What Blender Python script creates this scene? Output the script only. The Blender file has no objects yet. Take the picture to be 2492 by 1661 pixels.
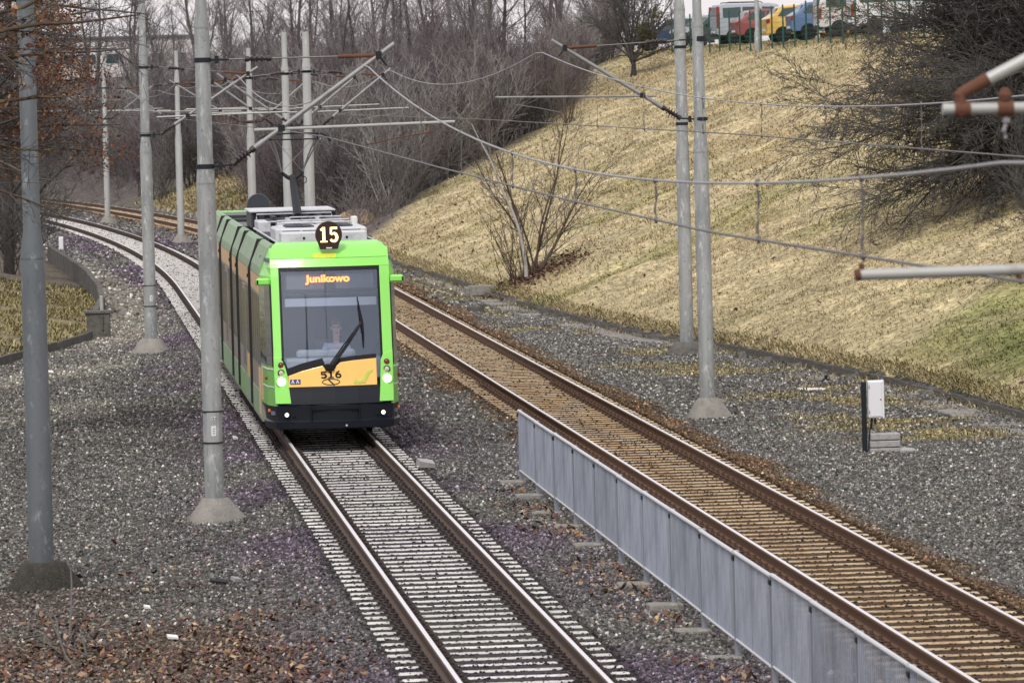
import bpy, math, random
import numpy as np
from mathutils import Vector, Matrix
random.seed(7)
NR = np.random.default_rng(11)
S = bpy.context.scene
COL = S.collection
PI = math.pi

# ------------------------------------------------------------------ camera
FP = 12500.0                       # focal length in pixels of the 2492 px wide photograph
CAMH = 6.0                         # camera height above the rail heads (a footbridge)
YAW = math.atan(1111 / FP)
PIT = math.atan(608 / FP / math.sqrt(1 + (1111 / FP) ** 2))
ROLL = -0.025
cam = bpy.data.cameras.new('camera')
camo = bpy.data.objects.new('camera', cam)
COL.objects.link(camo)
camo.matrix_world = Matrix.Translation((0, 0, CAMH)) @ Matrix.Rotation(-YAW, 4, 'Z') @ Matrix.Rotation(PI / 2 - PIT, 4, 'X') @ Matrix.Rotation(ROLL, 4, 'Z')
cam.sensor_width = 36
cam.lens = FP / 2492 * 36
cam.clip_start = 1
cam.clip_end = 6000
cam.dof.use_dof = True
cam.dof.focus_distance = 92
cam.dof.aperture_fstop = 7.5
S.camera = camo
MW = camo.matrix_world.to_3x3()


def ray(px, py):
    """direction (per metre of y) through a point of the photograph"""
    d = MW @ Vector(((px - 1246) / FP, -(py - 830.5) / FP, -1))
    return d / d.y


def at_z(px, py, z):
    d = ray(px, py)
    t = (z - CAMH) / d.z
    return Vector((d.x * t, t, z))


def at_y(px, py, y):
    d = ray(px, py)
    return Vector((d.x * y, y, CAMH + d.z * y))


# ------------------------------------------------------------------ materials
def mat(name, base=(.5, .5, .5), rough=.7, metal=0., noise=None, bump=None, spec=None, emit=None, attr=None, extra=None, coat=0):
    m = bpy.data.materials.new(name)
    m.use_nodes = True
    nt = m.node_tree
    b = nt.nodes['Principled BSDF']
    b.inputs['Roughness'].default_value = rough
    b.inputs['Metallic'].default_value = metal
    b.inputs['Base Color'].default_value = (*base, 1)
    if spec is not None:
        b.inputs['Specular IOR Level'].default_value = spec
    if coat:
        b.inputs['Coat Weight'].default_value = coat
        b.inputs['Coat Roughness'].default_value = .08
    if emit:
        b.inputs['Emission Color'].default_value = (*emit[0], 1)
        b.inputs['Emission Strength'].default_value = emit[1]
    tc = nt.nodes.new('ShaderNodeTexCoord')
    src = None
    if attr:
        a = nt.nodes.new('ShaderNodeAttribute')
        a.attribute_name = attr
        src = a.outputs['Color']
    if noise:
        # noise: list of (scale, (r,g,b) other colour, amount, stretch-z, lo, hi)
        for (sc, c2, amt, sz, lo, hi) in noise:
            mp = nt.nodes.new('ShaderNodeMapping')
            mp.inputs['Scale'].default_value = (1, 1, sz)
            nt.links.new(tc.outputs['Object'], mp.inputs['Vector'])
            n = nt.nodes.new('ShaderNodeTexNoise')
            n.inputs['Scale'].default_value = sc
            n.inputs['Detail'].default_value = 5
            n.inputs['Roughness'].default_value = .65
            nt.links.new(mp.outputs['Vector'], n.inputs['Vector'])
            rmp = nt.nodes.new('ShaderNodeMapRange')
            rmp.inputs['From Min'].default_value = lo
            rmp.inputs['From Max'].default_value = hi
            rmp.inputs['To Max'].default_value = amt
            nt.links.new(n.outputs['Fac'], rmp.inputs['Value'])
            mx = nt.nodes.new('ShaderNodeMix')
            mx.data_type = 'RGBA'
            nt.links.new(rmp.outputs['Result'], mx.inputs['Factor'])
            if src is None:
                mx.inputs['A'].default_value = (*base, 1)
            else:
                nt.links.new(src, mx.inputs['A'])
            mx.inputs['B'].default_value = (*c2, 1)
            src = mx.outputs['Result']
    if extra:
        oi = nt.nodes.new('ShaderNodeObjectInfo')
        mr = nt.nodes.new('ShaderNodeMapRange')
        mr.inputs['To Min'].default_value = extra[0]
        mr.inputs['To Max'].default_value = extra[1]
        nt.links.new(oi.outputs['Random'], mr.inputs['Value'])
        vs_ = nt.nodes.new('ShaderNodeVectorMath')
        vs_.operation = 'SCALE'
        nt.links.new(src, vs_.inputs[0])
        nt.links.new(mr.outputs[0], vs_.inputs['Scale'])
        src = vs_.outputs[0]
    if src is not None:
        nt.links.new(src, b.inputs['Base Color'])
    if bump:
        n = nt.nodes.new('ShaderNodeTexNoise')
        n.inputs['Scale'].default_value = bump[0]
        n.inputs['Detail'].default_value = 4
        nt.links.new(tc.outputs['Object'], n.inputs['Vector'])
        bp = nt.nodes.new('ShaderNodeBump')
        bp.inputs['Strength'].default_value = bump[1]
        bp.inputs['Distance'].default_value = bump[2]
        nt.links.new(n.outputs['Fac'], bp.inputs['Height'])
        nt.links.new(bp.outputs['Normal'], b.inputs['Normal'])
    return m


M = {}
M['galv'] = mat('galvanised_steel', (.34, .36, .365), .55, .25, noise=[(26, (.22, .185, .15), .55, .03, .55, .68), (2.2, (.17, .185, .19), .9, .3, .45, .7), (9, (.55, .565, .56), .85, .35, .55, .68), (24, (.10, .11, .11), .7, .5, .6, .68)], extra=(.9, 1.08))
M['galv_pale'] = mat('pale_pole_steel', (.42, .435, .43), .6, .1, noise=[(3, (.30, .31, .31), .7, .25, .45, .75), (14, (.66, .67, .66), .7, .12, .58, .72)])
M['galv_dark'] = mat('weathered_pole_steel', (.135, .155, .168), .6, .2, noise=[(2.2, (.085, .10, .11), .8, .3, .45, .7), (8, (.30, .32, .33), .75, .4, .58, .7), (22, (.06, .07, .07), .6, .5, .6, .7)])
M['tube'] = mat('grey_tube', (.27, .28, .28), .5, .3, noise=[(6, (.13, .12, .11), .7, 1, .5, .75)])
M['tube_light'] = mat('pale_tube', (.40, .41, .395), .5, .2, noise=[(9, (.25, .2, .15), .6, 1, .55, .8)])
M['rust'] = mat('rust', (.115, .05, .027), .85, 0, noise=[(12, (.1, .035, .018), .8, 1, .4, .7)])
M['insul'] = mat('brown_insulator', (.035, .025, .025), .3)
M['insul_grey'] = mat('grey_insulator', (.25, .24, .26), .35)
M['wire'] = mat('wire', (.16, .15, .15), .5, .5)
M['wire_light'] = mat('stranded_wire', (.36, .36, .37), .5, .4)
M['concrete'] = mat('concrete', (.24, .23, .21), .9, noise=[(5, (.10, .095, .08), .8, 1, .45, .75), (30, (.5, .48, .45), .5, 1, .55, .75)], bump=(30, .5, .02))
M['concrete_moss'] = mat('mossy_concrete', (.045, .042, .034), .95, noise=[(7, (.025, .022, .018), .9, 1, .4, .65), (25, (.2, .19, .16), .7, 1, .6, .75)], bump=(22, .8, .04))
M['concrete_dark'] = mat('dark_concrete', (.12, .115, .105), .95, noise=[(6, (.05, .047, .04), .85, 1, .42, .7), (20, (.24, .23, .21), .7, 1, .58, .75)], bump=(25, .7, .03))
M['sleeper'] = mat('sleeper_concrete', (.66, .65, .62), .85, noise=[(9, (.33, .31, .28), .75, 1, .5, .75), (14, (.2, .19, .17), .7, 1, .56, .7)], bump=(40, .3, .01), extra=(.82, 1.08))
M['sleeper_rust'] = mat('rust_stained_sleeper', (.60, .48, .31), .88, noise=[(2.2, (.30, .18, .08), .85, 1, .42, .62), (12, (.13, .08, .045), .7, 1, .55, .7)], bump=(40, .3, .01), extra=(.82, 1.08))
M['rail_top'] = mat('polished_rail_head', (.74, .74, .76), .45, .4)
M['rail_top_dull'] = mat('dull_rail_head', (.66, .63, .60), .45, .4)
M['rail_side'] = mat('rusty_rail_side', (.07, .042, .028), .7, 0, noise=[(15, (.13, .06, .03), .7, 1, .5, .75)])
M['rail_side_r'] = mat('brown_rail_side', (.115, .056, .026), .75, 0, noise=[(15, (.05, .026, .014), .7, 1, .5, .75)])
M['clip'] = mat('rail_clip', (.030, .024, .022), .6, .2, noise=[(25, (.09, .03, .018), .8, 1, .5, .7)])
M['clip_r'] = mat('rusty_rail_clip', (.075, .038, .02), .7, 0)
M['stone'] = mat('ballast_stone', attr='col', rough=.9, spec=.2)
M['leaf'] = mat('fallen_leaf', attr='col', rough=.8, spec=.2)
M['blade'] = mat('dry_grass', attr='col', rough=.85, spec=.15)
M['bark'] = mat('grey_bark', (.105, .098, .09), .9, noise=[(6, (.05, .046, .042), .8, .3, .4, .7)])
M['bark_dark'] = mat('dark_bark', (.036, .031, .028), .92, noise=[(8, (.075, .068, .058), .7, .3, .5, .7)])
M['bark_brown'] = mat('brown_bark', (.085, .058, .043), .9)
M['bark_birch'] = mat('pale_bark', (.42, .40, .375), .85, noise=[(9, (.10, .09, .08), .9, .6, .6, .66)])
M['bark_moss'] = mat('mossy_bark', (.060, .040, .026), .92, noise=[(3, (.15, .115, .03), .9, 1, .54, .62)])
M['twig'] = mat('grey_twigs', (.145, .131, .131), .9)
M['twig_light'] = mat('pale_twigs', (.25, .238, .225), .9)
M['twig_pale'] = mat('silver_twigs', (.27, .26, .245), .9)
M['twig_dark'] = mat('dark_twigs', (.082, .077, .072), .92)
M['twig_purple'] = mat('purplish_twigs', (.115, .088, .10), .9)
M['twig_brown'] = mat('brown_twigs', (.105, .088, .076), .9)
M['twig_green'] = mat('mossy_twigs', (.085, .075, .028), .92)
M['mistletoe'] = mat('mistletoe', (.115, .10, .02), .8)
M['kerb'] = mat('kerb_concrete', (.085, .08, .073), .95, noise=[(3, (.17, .165, .15), .8, 1, .5, .7), (15, (.035, .032, .028), .7, 1, .55, .75)], bump=(14, .6, .04))
M['path'] = mat('path_slabs', (.23, .22, .205), .92, noise=[(2.5, (.12, .11, .095), .8, 1, .45, .7), (18, (.34, .33, .31), .6, 1, .56, .74)], bump=(20, .5, .02))
M['fence'] = mat('galvanised_bars', (.36, .40, .48), .5, .3, noise=[(2.5, (.20, .23, .28), .85, .3, .42, .66)], extra=(.8, 1.1))
M['fence_post'] = mat('grey_post', (.22, .24, .28), .5, .3, noise=[(8, (.36, .38, .42), .7, .3, .5, .7)])
M['fence_top'] = mat('galvanised_rail', (.62, .64, .66), .4, .35)
M['dark_metal'] = mat('dark_metal', (.012, .015, .020), .6, 0, spec=.3)
M['white_box'] = mat('white_cabinet', (.70, .71, .75), .45)
M['slab'] = mat('stone_slab', (.34, .33, .33), .85, noise=[(12, (.18, .17, .18), .7, 1, .5, .7)], bump=(30, .4, .02))
M['white'] = mat('white_litter', (.75, .75, .75), .6)
M['green_fence'] = mat('green_fence_paint', (.012, .075, .055), .5)
# tram
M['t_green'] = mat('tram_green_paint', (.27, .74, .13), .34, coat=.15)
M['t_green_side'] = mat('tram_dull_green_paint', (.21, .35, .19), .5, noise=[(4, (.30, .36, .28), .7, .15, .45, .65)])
M['t_green_low'] = mat('tram_lower_green_paint', (.17, .42, .10), .4)
M['t_yellow'] = mat('tram_yellow_paint', (.92, .56, .14), .35, coat=.4)
M['t_beige'] = mat('tram_ochre_band', (.66, .45, .25), .5, noise=[(5, (.52, .34, .19), .6, .2, .5, .7)])
M['t_black'] = mat('tram_black_plastic', (.008, .009, .012), .5, spec=.25)
M['t_bumper'] = mat('tram_bumper', (.010, .013, .020), .42, spec=.3)
M['t_rubber'] = mat('bellows_rubber', (.012, .012, .013), .8)
M['t_window'] = mat('tram_side_glass', (.085, .085, .08), .22, 0, spec=.6)
M['t_grey'] = mat('tram_grey_side', (.30, .285, .26), .35, noise=[(6, (.08, .075, .07), .8, .05, .45, .65), (20, (.3, .29, .27), .5, .04, .55, .7)])
M['t_roof'] = mat('tram_roof', (.10, .11, .12), .6)
M['t_equip'] = mat('roof_equipment_grey', (.55, .57, .60), .5, noise=[(9, (.3, .31, .33), .6, 1, .5, .7)])
M['t_equip_dark'] = mat('roof_equipment_dark', (.03, .034, .048), .5)
M['t_inside'] = mat('tram_interior', (.13, .145, .20), .8)
M['t_inside_light'] = mat('tram_interior_panel', (.34, .37, .42), .7)
M['t_lamp'] = mat('white_headlamp', (.9, .9, .85), .2, emit=((1, .98, .9), 9))
M['t_fog'] = mat('fog_lamp', (.9, .9, .9), .2, emit=((1, 1, 1), 2.2))
M['t_lamp_red'] = mat('red_lamp', (.30, .02, .012), .25)
M['t_lamp_clear'] = mat('clear_lamp', (.62, .52, .46), .2)
M['t_chrome'] = mat('lamp_bezel', (.03, .03, .03), .3)
M['t_led'] = mat('orange_led', (.9, .3, .05), .5, emit=((1, .20, .012), 3.0))
M['t_led_y'] = mat('cream_led', (.95, .8, .5), .5, emit=((1, .70, .26), 1.6))
M['t_screen'] = mat('display_screen', (.055, .058, .075), .4)
M['t_sign'] = mat('route_sign_black', (.028, .008, .007), .5)
M['t_orange'] = mat('orange_marker', (.75, .22, .05), .4)
M['t_white'] = mat('white_line', (.75, .77, .75), .5)
M['t_blue'] = mat('blue_sign', (.015, .045, .22), .5)
M['t_palegreen'] = mat('pale_green_emblem', (.50, .62, .10), .5)
M['t_limeyellow'] = mat('lime_yellow', (.55, .72, .05), .4)
M['skin'] = mat('skin', (.68, .42, .33), .6)
M['shirt'] = mat('blue_shirt', (.50, .64, .92), .8)
M['trousers'] = mat('dark_trousers', (.02, .022, .035), .9)
M['hair'] = mat('grey_hair', (.14, .12, .11), .8)
M['eye'] = mat('dark_eye', (.02, .015, .012), .4)


def glass_mat(name, tint, refl):
    m = bpy.data.materials.new(name)
    m.use_nodes = True
    nt = m.node_tree
    for n in list(nt.nodes):
        nt.nodes.remove(n)
    o = nt.nodes.new('ShaderNodeOutputMaterial')
    mx = nt.nodes.new('ShaderNodeMixShader')
    t = nt.nodes.new('ShaderNodeBsdfTransparent')
    t.inputs['Color'].default_value = (*tint, 1)
    g = nt.nodes.new('ShaderNodeBsdfGlossy')
    g.inputs['Roughness'].default_value = .04
    g.inputs['Color'].default_value = (.74, .84, 1, 1)
    f = nt.nodes.new('ShaderNodeFresnel')
    f.inputs['IOR'].default_value = 1.5
    ad = nt.nodes.new('ShaderNodeMath')
    ad.operation = 'ADD'
    ad.inputs[1].default_value = refl
    nt.links.new(f.outputs[0], ad.inputs[0])
    nt.links.new(ad.outputs[0], mx.inputs[0])
    nt.links.new(t.outputs[0], mx.inputs[1])
    nt.links.new(g.outputs[0], mx.inputs[2])
    nt.links.new(mx.outputs[0], o.inputs[0])
    return m


M['t_glass'] = glass_mat('windscreen_glass', (.96, .98, 1.), .05)
M['t_glass_dark'] = glass_mat('cab_side_glass', (.75, .76, .78), .03)
M['car_glass'] = mat('car_glass', (.02, .045, .045), .1, spec=.8)


# ------------------------------------------------------------------ mesh helpers
class MB:
    def __init__(self):
        self.v = []
        self.f = []
        self.mi = []
        self.m = 0

    def face(self, idx):
        self.f.append(tuple(idx))
        self.mi.append(self.m)

    def poly(self, pts):
        n = len(self.v)
        self.v += [tuple(p) for p in pts]
        self.face(range(n, n + len(pts)))

    def loft(self, rings, closed=True, cap=True):
        n = len(self.v)
        k = len(rings[0])
        for r in rings:
            self.v += [tuple(p) for p in r]
        for i in range(len(rings) - 1):
            for j in range(k if closed else k - 1):
                a = n + i * k + j
                b = n + i * k + (j + 1) % k
                self.face((a, b, b + k, a + k))
        if cap:
            self.face(reversed(range(n, n + k)))
            self.face(range(n + (len(rings) - 1) * k, n + len(rings) * k))

    def box(self, x0, x1, y0, y1, z0, z1, T=None):
        p = [(x0, y0), (x1, y0), (x1, y1), (x0, y1)]
        r = [[Vector((a, b, z)) for a, b in p] for z in (z0, z1)]
        if T is not None:
            r = [[T @ q for q in ring] for ring in r]
        self.loft(r)

    def cbox(self, x0, x1, y0, y1, z0, z1, c=.02):
        """box with chamfered edges"""
        def ring(z, i):
            return [(x0 + i, y0 + c), (x0 + c, y0 + i), (x1 - c, y0 + i), (x1 - i, y0 + c), (x1 - i, y1 - c), (x1 - c, y1 - i), (x0 + c, y1 - i), (x0 + i, y1 - c)]
        self.loft([[(a, b, z) for a, b in ring(z, i)] for z, i in ((z0, c * .9), (z0 + c, 0), (z1 - c, 0), (z1, c * .9))])

    def tube(self, pts, r, n=8, cap=True):
        pts = [Vector(p) for p in pts]
        rs = r if isinstance(r, (list, tuple)) else [r] * len(pts)
        rings = []
        for i, p in enumerate(pts):
            d = (pts[min(i + 1, len(pts) - 1)] - pts[max(i - 1, 0)])
            if d.length < 1e-9:
                d = Vector((0, 0, 1))
            d.normalize()
            a = d.cross(Vector((0, 0, 1)))
            if a.length < .05:
                a = d.cross(Vector((0, 1, 0)))
            a.normalize()
            b = d.cross(a)
            rings.append([p + (a * math.cos(2 * PI * k / n) + b * math.sin(2 * PI * k / n)) * rs[i] for k in range(n)])
        self.loft(rings, cap=cap)

    def lathe(self, prof, n=16, c=(0, 0, 0), axis='z', T=None, cap=True):
        """prof: (radius, height)"""
        rings = []
        for r, h in prof:
            ring = []
            for k in range(n):
                a = 2 * PI * k / n
                q = (r * math.cos(a), r * math.sin(a), h)
                if axis == 'y':
                    q = (q[0], h, q[1])
                elif axis == 'x':
                    q = (h, q[0], q[1])
                q = Vector(q) + Vector(c)
                ring.append(T @ q if T is not None else q)
            rings.append(ring)
        self.loft(rings, cap=cap)

    def prism(self, poly, y0, y1):
        """poly in (x, z) extruded along y"""
        self.loft([[(x, y, z) for x, z in poly] for y in (y0, y1)])

    def build(self, name, m, parent=None, loc=None, smooth=False, bevel=0):
        me = bpy.data.meshes.new(name)
        me.from_pydata(self.v, [], self.f)
        ms = m if isinstance(m, (list, tuple)) else [m]
        for q in ms:
            me.materials.append(M[q] if isinstance(q, str) else q)
        if len(ms) > 1:
            me.polygons.foreach_set('material_index', self.mi)
        if smooth:
            me.polygons.foreach_set('use_smooth', [True] * len(me.polygons))
        me.update()
        o = bpy.data.objects.new(name, me)
        COL.objects.link(o)
        if parent is not None:
            o.parent = parent
        if loc is not None:
            o.location = loc
        if smooth:
            try:
                me.set_sharp_from_angle(angle=math.radians(40))
            except Exception:
                pass
        if bevel:
            b = o.modifiers.new('bevel', 'BEVEL')
            b.width = bevel
            b.segments = 2
            b.limit_method = 'ANGLE'
        return o


def npmesh(name, V, F, m, parent=None, col=None, smooth=False):
    """V (n,3), F (k,3|4)"""
    me = bpy.data.meshes.new(name)
    V = np.ascontiguousarray(V, dtype=np.float32)
    F = np.ascontiguousarray(F, dtype=np.int32)
    me.vertices.add(len(V))
    me.vertices.foreach_set('co', V.ravel())
    me.loops.add(F.size)
    me.loops.foreach_set('vertex_index', F.ravel())
    me.polygons.add(len(F))
    me.polygons.foreach_set('loop_start', np.arange(0, F.size, F.shape[1], dtype=np.int32))
    me.polygons.foreach_set('loop_total', np.full(len(F), F.shape[1], dtype=np.int32))
    if smooth:
        me.polygons.foreach_set('use_smooth', np.ones(len(F), dtype=bool))
    me.update(calc_edges=True)
    if col is not None:
        a = me.attributes.new('col', 'FLOAT_COLOR', 'POINT')
        c = np.ones((len(V), 4), dtype=np.float32)
        c[:, :3] = col
        a.data.foreach_set('color', c.ravel())
    me.materials.append(M[m] if isinstance(m, str) else m)
    o = bpy.data.objects.new(name, me)
    COL.objects.link(o)
    if parent is not None:
        o.parent = parent
    return o


def tag(o, label=None, cat=None, group=None, kind=None):
    if label:
        o['label'] = label
    if cat:
        o['category'] = cat
    if group:
        o['group'] = group
    if kind:
        o['kind'] = kind
    return o


def empty(name, loc=(0, 0, 0), rz=0, label=None, cat=None, group=None):
    o = bpy.data.objects.new(name, None)
    COL.objects.link(o)
    o.location = loc
    o.rotation_euler = (0, 0, rz)
    o.empty_display_size = .2
    return tag(o, label, cat, group)


def copy_tree(o, parent=None, kids=None):
    c = o.copy()
    COL.objects.link(c)
    c.parent = parent
    for ch in (kids if kids is not None else list(o.children)):
        copy_tree(ch, c)
    return c


def smooth_noise(x, y, sc, seed=0):
    """cheap value noise on numpy arrays"""
    x = np.asarray(x, float) / sc
    y = np.asarray(y, float) / sc
    xi = np.floor(x).astype(np.int64)
    yi = np.floor(y).astype(np.int64)
    fx = x - xi
    fy = y - yi
    fx = fx * fx * (3 - 2 * fx)
    fy = fy * fy * (3 - 2 * fy)

    def h(a, b):
        n = (a * 374761393 + b * 668265263 + seed * 982451653) & 0x7fffffff
        n = ((n ^ (n >> 13)) * 1274126177) & 0x7fffffff
        n = n ^ (n >> 16)
        return (n & 0xffff) / 65535.0
    return (h(xi, yi) * (1 - fx) + h(xi + 1, yi) * fx) * (1 - fy) + (h(xi, yi + 1) * (1 - fx) + h(xi + 1, yi + 1) * fx) * fy


# ------------------------------------------------------------------ the two tracks and the ground
XM, DXR = 4.76, 5.06


def trackx(y):
    y = np.asarray(y, float)
    s = np.maximum(y - 165, 0)
    return XM - s * s / 2500.0


def trackxr(y):
    return trackx(y) + DXR


FOOT = np.array([(-50, 17.9), (80, 18.0), (100, 17.8), (107, 17.5), (112, 16.9), (123, 15.9), (131, 14.9), (145, 13.9), (159, 13.5), (170, 13.3), (190, 12.6), (205, 12.3)])


def footx(y):
    y = np.asarray(y, float)
    return np.where(y < 205, np.interp(y, FOOT[:, 0], FOOT[:, 1]), trackxr(y) + 3.1)


# outer edge of the flat ground on the left: kerb, drain block, low wall
LEFT = np.array([(-50, -9.0), (70, -7.0), (100, -4.0), (118, -2.6), (127, -1.2), (134, 0.2), (139, 1.0), (150, 1.35), (160, 1.38), (175, 1.1), (190, .55), (209, -.3), (235, -2.4), (260, -4.3), (300, -9)])


def leftx(y):
    y = np.asarray(y, float)
    return np.where(y < 300, np.interp(y, LEFT[:, 0], LEFT[:, 1]), trackx(y) - 6.5)


def smin(a, b, k):
    h = np.clip(.5 + .5 * (b - a) / k, 0, 1)
    return b * (1 - h) + a * h - k * h * (1 - h)


TOPZ = 8.25


def height(x, y):
    x = np.asarray(x, float)
    y = np.asarray(y, float)
    xc = trackx(y)
    u1 = np.abs(x - xc)
    u2 = np.abs(x - xc - DXR)
    u = np.minimum(u1, u2)
    mid_ = (x > xc) & (x < xc + DXR)
    z = -.182 - (np.where(mid_, .12, .17)) * np.clip((u - 1.25) / 1.0, 0, 1)
    # outside the tracks the gravel falls a little, then evens out
    z = z + (smooth_noise(x, y, 2.3, 3) - .5) * .06 * np.clip(u - 1.2, 0, 1)
    d = x - footx(y)
    s = .22 + .36 * np.maximum(d - .1, 0) + (smooth_noise(x, y, 3.1, 5) - .5) * .35 * np.clip(d / 3, 0, 1) + (smooth_noise(x, y, .8, 6) - .5) * .22 * np.clip(d / 2, 0, 1)
    s = smin(s, TOPZ + .35 + 0 * s, 1.6)
    zr = np.where(d > 0.06, s - .36, z)
    dl = leftx(y) - x
    sl = .12 + .16 * np.maximum(dl - .15, 0) + (smooth_noise(x, y, 2, 8) - .5) * .2 * np.clip(dl / 2, 0, 1)
    sl = smin(sl, 6.5 + 0 * sl, 1.5)
    z = np.where(dl > .1, sl - .36, zr)
    return z


def hz(x, y):
    return float(height(np.array([x]), np.array([y]))[0])


def on_ground(px, py, y0=40, y1=420):
    """first point of the terrain seen through a point of the photograph"""
    d = ray(px, py)
    ys = np.arange(y0, y1, .25)
    zs = CAMH + d.z * ys
    hs = height(d.x * ys, ys)
    k = int(np.argmax(zs < hs))
    return Vector((d.x * ys[k], ys[k], hs[k]))


def axis_coords(spec):
    out = []
    for a, b, st in spec:
        out += list(np.arange(a, b, st))
    out.append(spec[-1][1])
    return np.array(out)


xs = axis_coords([(-900, -200, 100), (-200, -40, 10), (-40, -8, 1.2), (-8, 20, .25), (20, 46, .4), (46, 80, 2), (80, 200, 12), (200, 1000, 100)])
ys = axis_coords([(-60, 36, 4), (36, 140, .4), (140, 240, .6), (240, 340, 1.2), (340, 480, 4), (480, 900, 30), (900, 3600, 300)])
gx, gy = np.meshgrid(xs, ys)
gz = height(gx, gy)
gd = gx - footx(gy)
gl = leftx(gy) - gx
nx, ny = len(xs), len(ys)
idx = np.arange(nx * ny).reshape(ny, nx)
quads = np.stack([idx[:-1, :-1], idx[:-1, 1:], idx[1:, 1:], idx[1:, :-1]], -1).reshape(-1, 4)
V = np.stack([gx, gy, gz], -1).reshape(-1, 3)


def ground_mat(name, base, other, dark, sc, rust=False):
    m = bpy.data.materials.new(name)
    m.use_nodes = True
    nt = m.node_tree
    b = nt.nodes['Principled BSDF']
    b.inputs['Roughness'].default_value = .95
    b.inputs['Specular IOR Level'].default_value = .15
    tc = nt.nodes.new('ShaderNodeTexCoord')
    v = nt.nodes.new('ShaderNodeTexVoronoi')
    v.inputs['Scale'].default_value = sc
    nt.links.new(tc.outputs['Object'], v.inputs['Vector'])
    at = nt.nodes.new('ShaderNodeAttribute')
    at.attribute_name = 'col'
    hsv = nt.nodes.new('ShaderNodeSeparateColor')
    nt.links.new(v.outputs['Color'], hsv.inputs[0])
    mr = nt.nodes.new('ShaderNodeMapRange')
    mr.inputs['To Min'].default_value = dark
    mr.inputs['To Max'].default_value = other
    nt.links.new(hsv.outputs[0], mr.inputs['Value'])
    n = nt.nodes.new('ShaderNodeTexNoise')
    n.inputs['Scale'].default_value = .6
    n.inputs['Detail'].default_value = 6
    nt.links.new(tc.outputs['Object'], n.inputs['Vector'])
    mr2 = nt.nodes.new('ShaderNodeMapRange')
    mr2.inputs['From Min'].default_value = .3
    mr2.inputs['From Max'].default_value = .7
    mr2.inputs['To Min'].default_value = .75
    mr2.inputs['To Max'].default_value = 1.2
    nt.links.new(n.outputs['Fac'], mr2.inputs['Value'])
    mu = nt.nodes.new('ShaderNodeMath')
    mu.operation = 'MULTIPLY'
    nt.links.new(mr.outputs[0], mu.inputs[0])
    nt.links.new(mr2.outputs[0], mu.inputs[1])
    vm = nt.nodes.new('ShaderNodeVectorMath')
    vm.operation = 'SCALE'
    nt.links.new(at.outputs['Color'], vm.inputs[0])
    nt.links.new(mu.outputs[0], vm.inputs['Scale'])
    nt.links.new(vm.outputs[0], b.inputs['Base Color'])
    bp = nt.nodes.new('ShaderNodeBump')
    bp.inputs['Strength'].default_value = .8
    bp.inputs['Distance'].default_value = .03
    nt.links.new(v.outputs['Distance'], bp.inputs['Height'])
    nt.links.new(bp.outputs['Normal'], b.inputs['Normal'])
    return m


M['g_gravel'] = ground_mat('gravel_ground', None, 1.5, .45, 22)
M['g_grass'] = ground_mat('grass_ground', None, 1.35, .55, 9)


def worn(x, y):
    """trodden fine grit beside the left kerb and wall"""
    x = np.asarray(x)
    w1 = np.clip(1.5 - np.abs(x - leftx(y) - .8) / .8, 0, 1) * np.clip((y - 128) / 10, 0, 1) * (y < 210)
    w2 = np.exp(-((y - 121 - 2.2 * x + (smooth_noise(x, y, 2.5, 71) - .5) * 6) / 3.2) ** 2) * (x < 2.0)
    w3 = np.exp(-((y - 106 - 1.5 * x + (smooth_noise(x, y, 2.5, 72) - .5) * 5) / 1.6) ** 2) * (x < 1.2) * .7
    return np.clip(np.maximum(np.maximum(w1, w2), w3) * .85, 0, .85)


def gravel_color(x, y):
    """colour of the stones: rust near the right track, dark bluish purple along the left track, grey elsewhere, darker inside both tracks"""
    x = np.asarray(x)
    u1 = x - trackx(y)
    u2 = u1 - DXR
    c = np.tile(np.array([.108, .105, .097]), (len(x), 1))
    n1 = smooth_noise(x, y, 1.6, 21)
    n2 = smooth_noise(x, y, 4.5, 22)
    purple = np.clip(1 - (np.abs(u1) - 1.9) / 1.6, 0, 1) * np.clip((n2 - .25) * 2.2, 0, 1) * .85
    c = c * (1 - purple[:, None]) + np.array([.092, .073, .100]) * purple[:, None]
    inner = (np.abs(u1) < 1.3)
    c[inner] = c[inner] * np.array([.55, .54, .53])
    wob = (n1 - .5) * .8
    rust = np.clip((1.95 + wob - np.abs(u2 - .15)) / .5, 0, 1)
    rc = np.array([.105, .070, .042])
    c = c * (1 - rust[:, None]) + rc * rust[:, None]
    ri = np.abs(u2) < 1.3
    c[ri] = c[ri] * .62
    # brown leaf mould in the near left corner
    lf = np.clip((66 - y + (n1 - .5) * 9) / 6, 0, 1) * np.clip((3.0 - x + (n2 - .5) * 1.5) / 1.0, 0, 1) * np.clip(.3 + n1, 0, 1)
    c = c * (1 - .6 * lf[:, None]) + np.array([.095, .062, .042]) * .6 * lf[:, None]
    # thin moss and dry weeds near the foot of the slope
    d = footx(y) - x
    moss = np.clip((smooth_noise(x, y, 1.8, 23) - .55) * 5, 0, 1) * np.clip(1 - np.abs(d - 2.2) / 2.4, 0, 1) * (y > 90) * (u2 > 2.0)
    c = c * (1 - .8 * moss[:, None]) + np.array([.20, .165, .075]) * .8 * moss[:, None]
    wp = worn(x, y)
    c = c * (1 - wp[:, None]) + np.array([.235, .222, .19]) * wp[:, None]
    right = (u2 > 2.2) & (moss < .3)
    c[right] *= 1.08
    return c


def bush_edge(d):
    return np.interp(d, [0, 6, 12, 16, 20, 40], [206, 226, 237, 249, 267, 330])


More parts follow.
